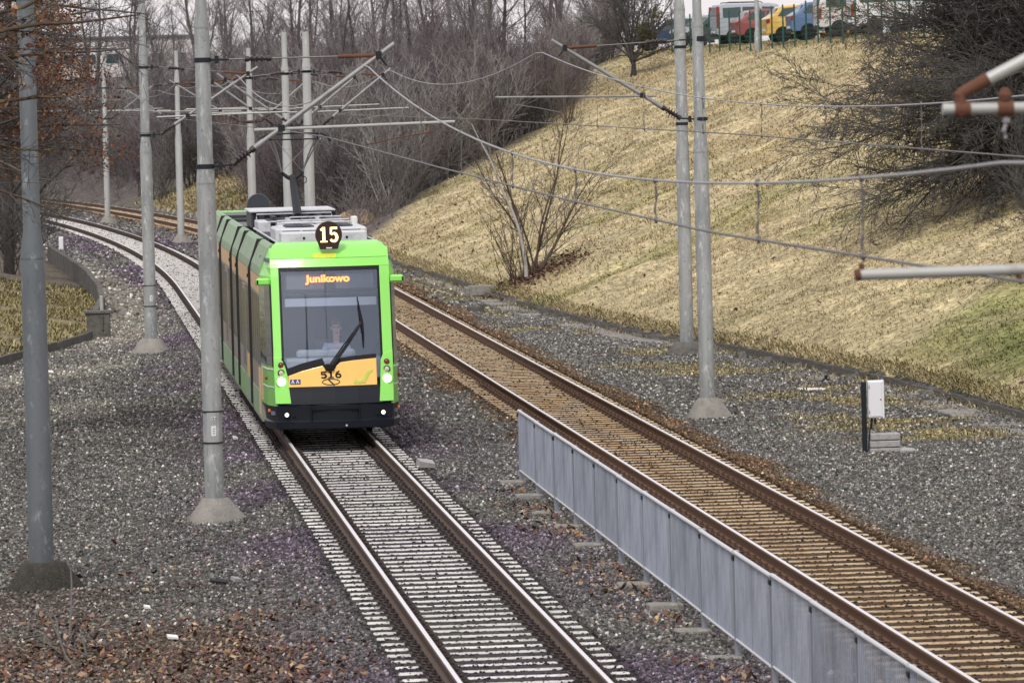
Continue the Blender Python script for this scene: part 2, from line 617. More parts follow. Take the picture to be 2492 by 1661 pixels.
def grass_color(x, y):
    x = np.asarray(x)
    n1 = smooth_noise(x, y, 5.5, 31)
    n2 = smooth_noise(x, y, 1.7, 32)
    n3 = smooth_noise(x, y, 13, 33)
    c = np.tile(np.array([.465, .395, .238]), (len(x), 1))
    d = x - footx(y)
    green = np.clip((n1 * .6 + n2 * .4 - .48) * 4, 0, 1) * np.clip(.45 + .6 * (d < 9) + .7 * (y < 105), 0, 1)
    c = c * (1 - .7 * green[:, None]) + np.array([.27, .265, .105]) * .7 * green[:, None]
    brown = np.clip((n3 * .4 + n2 * .6 - .55) * 4, 0, 1)
    c = c * (1 - .45 * brown[:, None]) + np.array([.37, .265, .15]) * .45 * brown[:, None]
    # green patch at the right-hand foot
    gp = np.exp(-(((d - 3.0) / 2.2) ** 2 + ((y - 101) / 9.0) ** 2)) * (.4 + n2)
    gp = np.clip(gp * 1.35, 0, .9)
    c = c * (1 - gp[:, None]) + np.array([.135, .165, .045]) * gp[:, None]
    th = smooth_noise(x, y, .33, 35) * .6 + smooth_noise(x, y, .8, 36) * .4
    c = c * (.62 + .62 * th)[:, None]  # thatch mottling, with the shade between grass lumps put into the colour
    low = np.clip(1 - d / 3.0, 0, 1) * .35
    c = c * (1 - low[:, None]) + np.array([.33, .285, .155]) * low[:, None]
    return c


fd = gd.ravel()[quads].max(1)
fl = gl.ravel()[quads].max(1)
is_grass = (fd > .3)
is_left = (fl > .3) & ~is_grass
fx_, fy_ = V[:, 0], V[:, 1]
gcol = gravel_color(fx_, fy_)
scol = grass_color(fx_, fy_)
# under the bushes the bank is bare dark earth and litter
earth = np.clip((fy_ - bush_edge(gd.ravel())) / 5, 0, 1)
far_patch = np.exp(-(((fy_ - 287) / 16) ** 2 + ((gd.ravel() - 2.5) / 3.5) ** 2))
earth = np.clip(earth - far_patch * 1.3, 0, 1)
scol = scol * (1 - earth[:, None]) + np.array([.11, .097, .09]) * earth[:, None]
lcol = np.tile(np.array([.12, .105, .08]), (len(V), 1))
lg = np.clip(1.25 - np.abs(fy_ - 145) / 22, 0, 1) * np.clip(.4 + smooth_noise(fx_, fy_, 1.2, 41), 0, 1)
lcol = lcol * (1 - lg[:, None]) + np.array([.25, .22, .12]) * lg[:, None]


def sub_mesh(name, mask, colr, m):
    q = quads[mask]
    used, inv = np.unique(q, return_inverse=True)
    return npmesh(name, V[used], inv.reshape(q.shape), m, col=colr[used], smooth=True)


tag(sub_mesh('ground', ~is_grass & ~is_left, gcol, 'g_gravel'), kind='structure')
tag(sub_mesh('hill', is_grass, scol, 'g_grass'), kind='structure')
tag(sub_mesh('left_bank', is_left, lcol, 'g_grass'), kind='structure')


# ------------------------------------------------------------------ loose stones, leaves and grass (stuff)
def in_view(x, y, z, m=60):
    """keep what the photograph could show, with a generous margin"""
    R = np.array(MW)
    P = np.stack([x, y, z - CAMH], -1) @ R
    w = -P[:, 2]
    px = 1246 + FP * P[:, 0] / w
    py = 830.5 - FP * P[:, 1] / w
    return (px > -250) & (px < 2742) & (py > -100) & (py < 1661 + 200)


def stones(name, n, y0, y1, x0f, x1f, r0, r1, colf, keep=None, lift=.3):
    y = y0 + (y1 - y0) * NR.random(n)
    a, b = x0f(y), x1f(y)
    x = a + (b - a) * NR.random(n)
    z = height(x, y)
    k = in_view(x, y, z)
    if keep is not None:
        k &= keep(x, y)
    x, y, z = x[k], y[k], z[k]
    n = len(x)
    base = np.array([(1, 0, 0), (-1, 0, 0), (0, 1, 0), (0, -1, 0), (0, 0, 1), (0, 0, -1)], float)
    F0 = np.array([(0, 2, 4), (2, 1, 4), (1, 3, 4), (3, 0, 4), (2, 0, 5), (1, 2, 5), (3, 1, 5), (0, 3, 5)])
    r = r0 + (r1 - r0) * NR.random(n) ** 1.6
    jit = .65 + .6 * NR.random((n, 6))
    P = base[None] * jit[..., None] * r[:, None, None] * np.array([1, 1, .8])
    P = P + NR.normal(0, .18, (n, 6, 3)) * r[:, None, None]
    an = NR.random(n) * 2 * PI
    tl = NR.normal(0, .5, n)
    ca, sa, ct, st = np.cos(an), np.sin(an), np.cos(tl), np.sin(tl)
    X = P[..., 0] * ct[:, None] - P[..., 2] * st[:, None]
    Z = P[..., 0] * st[:, None] + P[..., 2] * ct[:, None]
    Y = P[..., 1]
    X2 = X * ca[:, None] - Y * sa[:, None]
    Y2 = X * sa[:, None] + Y * ca[:, None]
    u = np.minimum(np.abs(x - trackx(y)), np.abs(x - trackx(y) - DXR))
    intrack = u < 1.24
    r_ = r
    zc = np.where(intrack, -.173 - r * .5 + NR.normal(0, .006, n), z + r * lift)
    P = np.stack([X2 + x[:, None], Y2 + y[:, None], Z * np.where(intrack, .7, 1.)[:, None] + zc[:, None]], -1)
    c = colf(x, y)
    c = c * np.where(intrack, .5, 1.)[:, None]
    val = np.exp(NR.normal(0, .52, n))
    white = NR.random(n) < np.where(intrack, .02, .10)
    val = np.where(white, val * 2.7, val)
    c = np.clip(c * val[:, None] * (1 + NR.normal(0, .05, (n, 3))), .01, .75)
    col = np.repeat(c, 6, axis=0)
    F = (F0[None] + (np.arange(n) * 6)[:, None, None]).reshape(-1, 3)
    return tag(npmesh(name, P.reshape(-1, 3), F, 'stone', col=col), kind='stuff')


def off_track(x, y):
    return (x < footx(y) + .05) & (x > leftx(y))


SP = .60


def between(x, y):
    """stones on a track lie between the sleepers and only spill over a few of them"""
    t = np.abs(((y / SP) % 1) - .5) * SP
    u = np.minimum(np.abs(x - trackx(y)), np.abs(x - trackx(y) - DXR))
    on = (u < 1.28) & (t < .15) & (NR.random(len(x)) > np.where(y > 140, .6, np.where(u > .93, .45, .035)))
    rail = np.abs(u - .75) < .10
    return off_track(x, y) & ~on & ~rail & (NR.random(len(x)) > worn(x, y) * .8)


L0 = lambda y: np.maximum(-.016 * y - .4, leftx(y))
R0 = lambda y: np.minimum(.195 * y + .5, footx(y))
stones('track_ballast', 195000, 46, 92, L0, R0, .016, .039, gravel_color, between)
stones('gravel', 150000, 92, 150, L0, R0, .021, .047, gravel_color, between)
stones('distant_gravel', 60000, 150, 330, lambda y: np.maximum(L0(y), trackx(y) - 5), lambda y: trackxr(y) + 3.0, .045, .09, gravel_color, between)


def blades(name, x, y, L, w, colr, lean, up=.55):
    n = len(x)
    z = height(x, y)
    k = in_view(x, y, z)
    x, y, z, L, w, colr = x[k], y[k], z[k], L[k], w[k], colr[k]
    n = len(x)
    an = NR.random(n) * 2 * PI
    dx, dy = np.cos(an) + lean[0], np.sin(an) + lean[1]
    dn = np.sqrt(dx * dx + dy * dy) + 1e-6
    dx, dy = dx / dn, dy / dn
    el = np.clip(NR.normal(up, .3, n), .08, 1.3)
    wx, wy = -dy, dx
    B = np.stack([x, y, z - .01], -1)
    W = np.stack([wx, wy, 0 * wx], -1) * w[:, None]
    D1 = np.stack([dx * np.cos(el + .25), dy * np.cos(el + .25), np.sin(el + .25)], -1) * (L * .55)[:, None]
    D2 = np.stack([dx * np.cos(el - .55), dy * np.cos(el - .55), np.sin(el - .55)], -1) * (L * .5)[:, None]
    P = np.stack([B - W * .5, B + W * .5, B + D1 + W * .42, B + D1 - W * .42, B + D1 + D2], 1)
    v = np.exp(NR.normal(0, .24, n))
    c = np.clip(colr * v[:, None], 0, .8)
    col = np.repeat(c, 5, axis=0)
    o = (np.arange(n) * 5)[:, None, None]
    F = (np.array([(0, 1, 2), (0, 2, 3), (3, 2, 4)])[None] + o).reshape(-1, 3)
    return npmesh(name, P.reshape(-1, 3), F, 'blade', col=col)


def grass_field(n, y0, y1, dmax, Lr, wr):
    y = y0 + (y1 - y0) * NR.random(n)
    d = .05 + dmax * NR.random(n)
    x = footx(y) + d
    bush = y > (bush_edge(d) + NR.normal(0, 2.5, n))
    dens = smooth_noise(x, y, .8, 51) * .7 + smooth_noise(x, y, 2.6, 52) * .5
    k = ~bush & (NR.random(n) < np.clip(dens * 1.25, .25, 1))
    x, y = x[k], y[k]
    m = len(x)
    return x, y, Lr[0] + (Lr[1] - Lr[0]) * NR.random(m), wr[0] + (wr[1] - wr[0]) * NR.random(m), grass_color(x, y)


parts = [grass_field(230000, 88, 150, 26, (.06, .17), (.012, .028)), grass_field(185000, 150, 285, 28, (.10, .23), (.02, .042))]
yy = 84 + 130 * NR.random(26000)
dd = -.06 + .62 * NR.random(26000)
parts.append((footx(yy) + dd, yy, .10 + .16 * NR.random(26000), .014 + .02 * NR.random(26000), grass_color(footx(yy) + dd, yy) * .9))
# sparse tuft at the far bank
yy = 268 + 40 * NR.random(9000)
dd = .1 + 6 * NR.random(9000)
k = NR.random(9000) < np.exp(-(((yy - 287) / 16) ** 2 + ((dd - 2.5) / 3.5) ** 2)) * 1.3
yy, dd = yy[k], dd[k]
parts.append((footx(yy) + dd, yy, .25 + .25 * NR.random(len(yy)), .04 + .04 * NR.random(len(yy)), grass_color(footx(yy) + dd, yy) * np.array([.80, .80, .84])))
P_ = [np.concatenate([p[i] for p in parts]) for i in range(5)]
tag(blades('dry_grass', *P_, lean=(-.9, -.25), up=.45), kind='stuff')

# weeds between the gravel and the kerb, and the strip of grass inside the left kerb
n = 26000
y = 88 + 110 * NR.random(n)
x = footx(y) - 4.2 * NR.random(n) ** 1.4
k = (smooth_noise(x, y, 1.8, 23) > .58) & (x > trackxr(y) + 1.9) & (NR.random(n) < .12 + smooth_noise(x, y, .45, 24) ** 2)
x, y = x[k], y[k]
c = grass_color(x, y) * np.array([.66, .66, .62])
tag(blades('weeds', x, y, .08 + .16 * NR.random(len(x)), .012 + .02 * NR.random(len(x)), c, (-.2, -.2), .8), kind='stuff')
n = 16000
y = 118 + 55 * NR.random(n)
x = leftx(y) - .15 - 3.5 * NR.random(n)
k = smooth_noise(x, y, 1.2, 41) > .3
x, y = x[k], y[k]
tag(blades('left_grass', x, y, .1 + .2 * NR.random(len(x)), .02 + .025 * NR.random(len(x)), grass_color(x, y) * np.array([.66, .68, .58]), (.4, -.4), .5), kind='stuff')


# fallen leaves, near left and along the fence
def leaves(name, x, y, z, size, colr):
    n = len(x)
    an = NR.random(n) * 2 * PI
    t1, t2 = NR.normal(0, .45, n), NR.normal(0, .45, n)
    ax = np.stack([np.cos(an), np.sin(an), t1], -1)
    bx = np.stack([-np.sin(an), np.cos(an), t2], -1)
    C = np.stack([x, y, z], -1)
    s = size[:, None]
    P = np.stack([C - ax * s, C - bx * s * .5 - ax * s * .1, C + ax * s, C + bx * s * .5 - ax * s * .1], 1)
    col = np.repeat(colr, 4, axis=0)
    F = (np.array([(0, 1, 2, 3)])[None] + (np.arange(n) * 4)[:, None, None]).reshape(-1, 4)
    return npmesh(name, P.reshape(-1, 3), F, 'leaf', col=col)


def leaf_col(n):
    base = np.array([(.13, .062, .042), (.21, .13, .07), (.085, .042, .036), (.30, .21, .12), (.10, .048, .045)])
    c = base[NR.integers(0, 5, n)]
    return np.clip(c * np.exp(NR.normal(0, .25, n))[:, None], 0, .6)


n = 12500
y = 50 + 26 * NR.random(n)
x = -1.6 + 5.0 * NR.random(n)
dens = np.clip((65 - y + (smooth_noise(x, y, 1.3, 61) - .5) * 14) / 7, .0, 1) * np.clip((3.1 - x + (smooth_noise(x, y, 1.5, 62) - .5) * 2) / .8, 0, 1) + .02
k = NR.random(n) < dens
x, y = x[k], y[k]
y2 = 44 + 40 * NR.random(1700)
x2 = 7.3 - .9 * NR.random(1700) ** 2
k2 = smooth_noise(x2, y2, 1.2, 63) > .62
x, y = np.concatenate([x, x2[k2]]), np.concatenate([y, y2[k2]])
z = height(x, y) + .02 + .05 * NR.random(len(x))
n = 3500
ysl = 95 + 150 * NR.random(n)
xsl = footx(ysl) + 24 * NR.random(n) ** 1.3
ksl = smooth_noise(xsl, ysl, 1.4, 81) > .55
xsl, ysl = xsl[ksl], ysl[ksl]
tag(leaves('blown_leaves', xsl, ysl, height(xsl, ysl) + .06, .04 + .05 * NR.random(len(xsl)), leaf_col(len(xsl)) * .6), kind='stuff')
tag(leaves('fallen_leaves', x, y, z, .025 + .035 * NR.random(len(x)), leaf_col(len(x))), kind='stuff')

# ------------------------------------------------------------------ tracks
def sleeper_mesh():
    b = MB()
    prof = [(-1.2, .205), (-.5, .20), (.5, .20), (1.2, .205)]
    rings = []
    for x, w in [(-1.22, .19), (-1.20, .23), (-.95, .23), (-.5, .19), (.5, .19), (.95, .23), (1.20, .23), (1.22, .19)]:
        h = w / 2 * .9
        t = 0 if abs(x) < 1.215 else -.02
        sag = 0
        rings.append([(x, -h, -.34), (x, h, -.34), (x, h * .92, -.19 + sag + t), (x, h * .8, -.172 + sag + t), (x, -h * .8, -.172 + sag + t), (x, -h * .92, -.19 + sag + t)])
    b.loft(rings)
    return b


def clip_mesh():
    """bent spring clip beside the rail foot: two loops and a bolt"""
    b = MB()
    for s in (-1, 1):
        pts = [(.0, s * .015, .0), (.035, s * .02, .028), (.075, s * .045, .035), (.085, s * .075, .028), (.05, s * .085, .018), (.005, s * .07, .012)]
        b.tube(pts, .011, 5)
    b.lathe([(.024, -.01), (.024, .035), (.016, .04), (.016, .062), (.010, .066)], 7, c=(.045, 0, 0))
    b.box(-.012, .10, -.085, .085, -.016, .004)
    return b


RAIL = [(-.062, -.160), (.062, -.160), (.062, -.149), (.012, -.132), (.010, -.048), (.034, -.036), (.036, -.010), (.025, 0), (-.025, 0), (-.036, -.010), (-.034, -.036), (-.010, -.048), (-.012, -.132), (-.062, -.149)]


def make_track(fx, y0, y1, near0, root_name, label, msl, mclip, mside, mtop):
    root = empty(root_name, (0, 0, 0), label=label, cat='track')
    ysr = np.arange(y0, y1, 3.0)
    for s in (-1, 1):
        b = MB()
        rings = []
        for y in ysr:
            cx = float(fx(y))
            rings.append([(cx + s * .75 + x, y, z) for x, z in RAIL])
        n = len(RAIL)
        b.loft(rings)
        b.mi = [1 if (i < (len(rings) - 1) * n and i % n == 7) else 0 for i in range(len(b.f))]
        b.build('rail', [mside, mtop], root)
    sm = sleeper_mesh().build('sleeper', msl, root)
    cm0 = clip_mesh()
    cm0.v = [tuple(1.35 * q for q in p) for p in cm0.v]
    cm = cm0.build('rail_clip', mclip, sm)
    clips = [(-.75 - .066, PI), (-.75 + .066, 0), (.75 - .066, PI), (.75 + .066, 0)]
    kk = int(math.ceil(near0 / SP))
    cm.location = (clips[0][0], 0, -.155)
    cm.rotation_euler = (0, 0, clips[0][1])
    for cx, a in clips[1:]:
        c = cm.copy()
        COL.objects.link(c)
        c.parent = sm
        c.location = (cx, 0, -.155)
        c.rotation_euler = (0, 0, a)
    kids = list(sm.children)
    for i in range(100):
        y = (kk + i) * SP
        dx = float(fx(y + .5) - fx(y - .5))
        o = sm if i == 0 else copy_tree(sm, root, kids)
        o.location = (float(fx(y)) + random.gauss(0, .006), y + random.gauss(0, .012), random.gauss(0, .0015))
        o.rotation_euler = (0, 0, -dx + random.gauss(0, .004))
    # farther sleepers as one mass, with their clips
    b = MB()
    proto = sleeper_mesh()
    for i in range(100, int((y1 - near0) / SP)):
        y = (kk + i) * SP
        cx = float(fx(y))
        n = len(b.v)
        a = -float(fx(y + .5) - fx(y - .5))
        b.v += [(cx + p[0] - p[1] * a, y + p[1] + p[0] * a, p[2]) for p in proto.v]
        b.f += [tuple(q + n for q in f) for f in proto.f]
        b.mi += [0] * len(proto.f)
        for rx in (-.816, -.684, .684, .816):
            b.m = 1
            b.box(cx + rx - .045, cx + rx + .045, y - .07, y + .07, -.17, -.12)
            b.m = 0
    far = b.build('distant_sleepers', [msl, mclip], root)
    far['kind'] = 'stuff'
    return root


make_track(trackx, 42, 420, 48.5, 'tram_track', 'tram track on pale concrete sleepers under the green tram', 'sleeper', 'clip', 'rail_side', 'rail_top')
make_track(trackxr, 42, 420, 48.5, 'tram_track', 'empty tram track on rust stained sleepers right of the barrier fence', 'sleeper_rust', 'clip_r', 'rail_side_r', 'rail_top')


# ------------------------------------------------------------------ catenary poles
def insulator(mb, p0, p1, core=.022, fin=.055, n=4):
    """ribbed insulator between two points"""
    p0, p1 = Vector(p0), Vector(p1)
    d = p1 - p0
    q = Vector((0, 0, 1)).rotation_difference(d.normalized()).to_matrix().to_4x4()
    T = Matrix.Translation(p0) @ q
    L = d.length
    prof = [(core * 1.5, 0), (core * 1.5, L * .16), (core, L * .18)]
    for i in range(n):
        t = L * (.22 + .56 * i / n)
        e = L * .56 / n
        prof += [(core, t), (fin, t + e * .25), (fin * .9, t + e * .4), (core, t + e * .6)]
    prof += [(core, L * .82), (core * 1.5, L * .84), (core * 1.5, L)]
    mb.lathe(prof, 10, T=T)


def lerp(a, b, t):
    return Vector(a) * (1 - t) + Vector(b) * t


def pole_at(zz, secs):
    for (z0, r0), (z1, r1) in zip(secs[:-1], secs[1:]):
        if z0 <= zz <= z1:
            return r0 + (r1 - r0) * (zz - z0) / (z1 - z0)
    return secs[-1][1]


def make_pole(x, y, label, rl=.15, ru=.11, rt=.085, zred=4.85, zred2=7.1, top=8.6, base='mound', arms=(), m='galv', door=None, lean=0., z0=None, fm='concrete', fr=(.21, .46), fh=.42, group=None, bands=()):
    """arms: dicts with dir (+1/-1), tip (dx, z), lo, hi (clamp heights), reg (dx0, dx1, z)"""
    zg = hz(x, y) if z0 is None else z0
    root = empty('catenary_pole', (x, y, 0), label=label, cat='pole', group=group)
    zb = zg + fh
    secs = [(zb - .02, rl), (zred, rl * .97), (zred + .34, ru), (zred2, ru * .96), (zred2 + .25, rt), (top, rt * .95)]
    b = MB()
    b.lathe([(r, z) for z, r in secs], 20)
    for zz in (zred - .01, zred2 - .01):
        r = pole_at(zz, secs)
        b.lathe([(r + .006, zz - .03), (r + .006, zz)], 20)
    shaft = b.build('shaft', m, root, smooth=True)
    if lean:
        shaft.rotation_euler = (0, lean, 0)
    # footing: a rough cone of concrete
    b = MB()
    rings = []
    nn = 18
    ph = random.random() * 9
    for r, z in [(fr[0] * .82, zb), (fr[0], zb - .03), (fr[0] + (fr[1] - fr[0]) * .45, zg + fh * .5), (fr[1], zg + .03), (fr[1] * 1.18, zg - .25)]:
        rings.append([(r * (1 + .09 * math.sin(3 * a + ph) + .05 * math.sin(7 * a + ph * 2)) * math.cos(a), r * (1 + .09 * math.sin(3 * a + ph) + .05 * math.cos(5 * a)) * math.sin(a), z + .05 * math.sin(2 * a + ph) * (z < zb - .1)) for a in [2 * PI * k / nn for k in range(nn)]])
    b.loft(list(reversed(rings)))
    b.build('footing', fm, root, smooth=True)
    for zz in bands:
        b = MB()
        r = pole_at(zz, secs)
        b.lathe([(r + .004, zz - .035), (r + .012, zz - .03), (r + .012, zz + .03), (r + .004, zz + .035)], 20)
        b.build('clamp', 'dark_metal', root)
    if door:
        r = rl
        d = MB()
        w = .10
        # a curved inspection door with a seam above and below
        for zz0, zz1, off in ((door[0], door[1], .012),):
            ring = []
            angs = [(-PI / 2 + door[2] + t * .62) for t in (-1, -.5, 0, .5, 1)]
            n = len(d.v)
            pts = [[((r + off) * math.cos(a), (r + off) * math.sin(a), z) for a in angs] for z in (zz0, zz1)]
            pin = [[((r - .01) * math.cos(a), (r - .01) * math.sin(a), z) for a in angs] for z in (zz0, zz1)]
            d.loft([pts[0] + pin[0][::-1], pts[1] + pin[1][::-1]])
        dr = d.build('inspection_door', m, root)
        for zz in (door[0] - .01, door[1] + .01):
            s = MB()
            s.lathe([(r + .008, zz - .012), (r + .014, zz - .01), (r + .014, zz + .01), (r + .008, zz + .012)], 20)
            s.build('seam', 'dark_metal', dr)
        st = MB()
        ac = -PI / 2 + door[2] + .05
        zc = door[0] + (door[1] - door[0]) * .38
        zt = door[0] + (door[1] - door[0]) * .78
        rr = r + .015
        t = Vector((-math.sin(ac), math.cos(ac), 0))
        c = Vector((rr * math.cos(ac), rr * math.sin(ac), 0))
        nrm = Vector((math.cos(ac), math.sin(ac), 0))
        f = [c + t * a + Vector((0, 0, zc + h)) for a, h in ((-.035, -.075), (.035, -.075), (.035, .075), (-.035, .075))]
        bk = [p - nrm * .01 for p in f]
        st.loft([bk, f])
        for k, hh in enumerate((-.04, -.01, .02, .045)):
            pass
        sk = st.build('sticker', 'white_box', dr)
        ln = MB()
        for hh in (-.035, 0, .035):
            f = [c + nrm * .003 + t * a + Vector((0, 0, zc + h)) for a, h in ((-.012, hh - .008), (.02, hh - .008), (.02, hh + .008), (-.012, hh + .008))]
            ln.loft([[p - nrm * .005 for p in f], f])
        ln.build('print', 'insul_grey', sk)
        if door[3]:
            txt = text_obj('lettering', 'ST', .085, 'white_box', dr)
            ux = t
            R = Matrix((ux, Vector((0, 0, 1)), ux.cross(Vector((0, 0, 1))))).transposed().to_4x4()
            txt.matrix_local = Matrix.Translation(c + nrm * .004 + Vector((0, 0, zt))) @ R
    for a in arms:
        s = a['dir']
        yo = a.get('dy', 0)
        k = a.get('k', 1)
        rp = pole_at(a['lo'], secs)
        tip = Vector((s * a['tip'][0], yo, a['tip'][1]))
        p0 = Vector((s * rp, 0, a['lo']))
        # clamp bands
        for zz in (a['lo'], a['hi']):
            arm = MB()
            r = pole_at(zz, secs)
            arm.lathe([(r + .004, zz - .035), (r + .014, zz - .03), (r + .014, zz + .03), (r + .004, zz + .035)], 16)
            arm.tube([(s * r, 0, zz), (s * (r + .28 * k), 0, zz + (.02 if zz == a['lo'] else 0))], .018, 6)
            arm.box(s * (r + .10) - .03, s * (r + .10) + .03, -.03, .03, zz - .06, zz + .06)
            arm.build('clamp', 'dark_metal', root)
        pa = Vector((s * (rp + .28 * k), 0, a['lo'] + .02))
        d = (tip - pa)
        L = d.length
        u = d / L
        ins = MB()
        insulator(ins, pa, pa + u * .42, .034, .085, 4)
        tb = MB()
        tb.tube([pa + u * .42, tip], .036 * a.get('tk', 1), 10)
        tb.lathe([(.046, -.09), (.046, .09)], 10, T=Matrix.Translation(pa + u * .50) @ Vector((0, 0, 1)).rotation_difference(u).to_matrix().to_4x4())
        brace = tb.build('brace', a.get('mb', 'tube'), root, smooth=True)
        ins.build('insulator', 'insul', brace, smooth=True)
        # top tie with insulator and rusty turnbuckle
        rh = pole_at(a['hi'], secs)
        th = Vector((s * (rh + .28 * k), 0, a['hi']))
        te = pa + u * (L - .30)
        tie = MB()
        dt = te - th
        if dt.length > .9:
            ud = dt.normalized()
            tie.tube([th, th + ud * .25], .014, 6)
            tie.tube([th + ud * .62, te], .013, 6)
            tieo = tie.build('tie_rod', 'wire', root)
            i2 = MB()
            insulator(i2, th + ud * .24, th + ud * .64, .03, .06, 3)
            i2.build('insulator', 'insul', tieo, smooth=True)
            r2 = MB()
            r2.tube([te - ud * .62, te - ud * .60, te - ud * .04, te], [.015, .03, .03, .015], 8)
            r2.build('turnbuckle', 'rust', tieo, smooth=True)
        hd = MB()
        hd.box(te.x - .045, te.x + .045, te.y - .045, te.y + .045, te.z - .06, te.z + .06)
        hd.tube([te, te + Vector((s * .12, 0, -.16))], .016, 6)
        hd.build('suspension_clamp', 'dark_metal', brace)
        if a.get('reg'):
            x0, x1, zr = a['reg']
            rg = MB()
            rg.tube([(s * x0, yo, zr - .02), (s * x1, yo, zr + .03)], .021 * a.get('tk', 1), 9)
            ro = rg.build('registration_arm', a.get('mr', 'tube_light'), root, smooth=True)
            hk = MB()
            # where the arm crosses the brace: a small hinge, and the light steady arm below
            t_ = (zr - pa.z) / (tip.z - pa.z)
            q = pa + d * t_
            hk.box(q.x - .05, q.x + .05, q.y - .05, q.y + .05, q.z - .05, q.z + .05)
            hk.build('hinge', 'dark_metal', ro)
            sa = MB()
            xe = s * (x0 + (x1 - x0) * .88)
            xw = s * (x0 + (x1 - x0) * a.get('sw', .45))
            sa.tube([(xe, yo, zr), (xe, yo, zr - .12), (lerp((xe, 0, 0), (xw, 0, 0), .5).x, yo, zr - .19), (xw, yo, zr - .29)], .011, 6)
            sa.build('steady_arm', 'rust' if a.get('rust') else 'wire', ro)
            for t2 in ((.3, .75) if a.get('hang', True) else ()):
                hw = MB()
                xa = s * (x0 + (x1 - x0) * t2)
                tb2 = min(max((abs(xa) - abs(pa.x)) / max(abs(d.x), .01), 0), 1)
                za = (pa + d * tb2).z
                if za > zr + .2:
                    hw.tube([(xa, yo, zr), (xa, yo, za)], .006, 4)
                    hw.build('hanger_wire', 'wire', ro)
    return root


def text_obj(name, txt, size, m, parent, extrude=.004, shear=0, bold=0.0):
    cu = bpy.data.curves.new(name, 'FONT')
    cu.body = txt
    cu.size = size
    cu.extrude = extrude
    cu.offset = bold
    cu.align_x = 'CENTER'
    cu.align_y = 'CENTER'
    tmp = bpy.data.objects.new(name, cu)
    COL.objects.link(tmp)
    dg = bpy.context.evaluated_depsgraph_get()
    dg.update()
    me = bpy.data.meshes.new_from_object(tmp.evaluated_get(dg))
    bpy.data.objects.remove(tmp)
    me.materials.clear()
    me.materials.append(M[m])
    o = bpy.data.objects.new(name, me)
    COL.objects.link(o)
    o.parent = parent
    return o


# left row
make_pole(-.27, 67.6, 'thick dark grey catenary pole at the left edge standing on a dark mossy mound', rl=.165, ru=.115, rt=.09, zred=4.02, zred2=7.4, top=9.0, m='galv_dark', z0=-.42, fh=.42, fm='concrete_moss', fr=(.29, .50))
make_pole(2.32, 77.5, 'grey catenary pole beside the tram with white ST sticker on its inspection door', rl=.147, ru=.118, rt=.087, zred=4.78, zred2=7.12, top=9.0, door=(.85, 1.3, .0, True), z0=-.36, fh=.36, fr=(.21, .42),
          arms=[dict(dir=1, tip=(2.90, 6.78), lo=5.0, hi=6.60, reg=(.75, 3.78, 5.55), sw=.55, tk=1.05, rust=True)])
make_pole(2.40, 130, 'catenary pole left of the curve with sticker, second along the left side from the tram', rl=.155, ru=.115, rt=.085, zred=4.75, zred2=7.2, top=9.0, door=(.85, 1.35, .1, False), z0=-.38, fh=.40, fr=(.26, .55),
          arms=[dict(dir=1, tip=(2.88, 6.8), lo=5.15, hi=6.86, reg=(.3, 3.6, 5.62), rust=True)])
# poles between the tracks
def both(tm=2.6, tr=2.45, rz=5.6):
    return [dict(dir=-1, tip=(tm, 6.75), lo=5.15, hi=6.75, reg=(.3, tm + .6, rz), rust=True), dict(dir=1, tip=(tr, 6.78), lo=5.15, hi=6.75, reg=(.3, tr + .5, rz), dy=.02)]


make_pole(7.46, 149, 'pale pole behind the tram roof, rightmost of the three close together', rl=.155, ru=.125, rt=.1, zred=4.4, zred2=6.9, top=7.9, m='galv_pale', arms=both())
make_pole(7.34, 160, 'pale pole behind the tram roof, middle one of the three close together', rl=.15, ru=.115, rt=.085, zred=4.45, zred2=6.9, top=8.05, m='galv_pale', arms=both(2.5, 2.4, 5.7))
make_pole(float(trackx(187)) + 2.70, 187, 'pale pole behind the tram roof, leftmost of the three close together', rl=.15, ru=.11, rt=.085, zred=4.6, zred2=6.9, top=7.85, m='galv_pale', arms=both(2.9, 2.3))
make_pole(float(trackx(227)) + 2.42, 227, 'pole between the two curving tracks, just left of the big sticker pole', rl=.155, ru=.115, rt=.085, zred=4.3, zred2=7.0, top=8.2, m='galv_pale', arms=both(2.5, 2.5))
make_pole(float(trackx(268)) + 2.36, 268, 'farthest catenary pole between the tracks, under the brown leaves', rl=.15, ru=.11, rt=.08, zred=4.4, zred2=7.0, top=8.0, m='galv_pale', arms=both(2.5, 2.5))
# right pair
make_pole(12.46, 98, 'catenary pole on a grey concrete mound in the gravel beside the rusty track', rl=.15, ru=.115, rt=.088, zred=4.8, zred2=7.2, top=9.2, z0=-.38, fh=.42, fr=(.22, .44), fm='concrete', bands=(6.95,),
          arms=[dict(dir=-1, tip=(2.85, 6.98), lo=5.4, hi=6.92, reg=(.85, 3.95, 5.88), sw=.6, mr='tube')], lean=-.004)
make_pole(15.05, 122, 'catenary pole at the foot of the grass bank, half hidden behind the front one', rl=.165, ru=.14, rt=.1, zred=4.35, zred2=7.9, top=7.95, z0=-.36, fh=.3, fr=(.3, .5), fm='concrete_dark', bands=(5.15, 6.98))
# near pole whose arms reach into the picture from the right
make_pole(7.35, 26, 'near pole standing off the right edge whose pale rusty arms reach in', rl=.16, ru=.12, rt=.09, zred=4.6, zred2=7.2, top=8.6, z0=-.36)
# arms of the near pole (children of the last pole)
NP = [o for o in COL.objects if o.name.startswith('catenary_pole') and abs(o.location.y - 26) < .1][0]


def rel(px, py, y=26):
    return at_y(px, py, y) - Vector(NP.location)


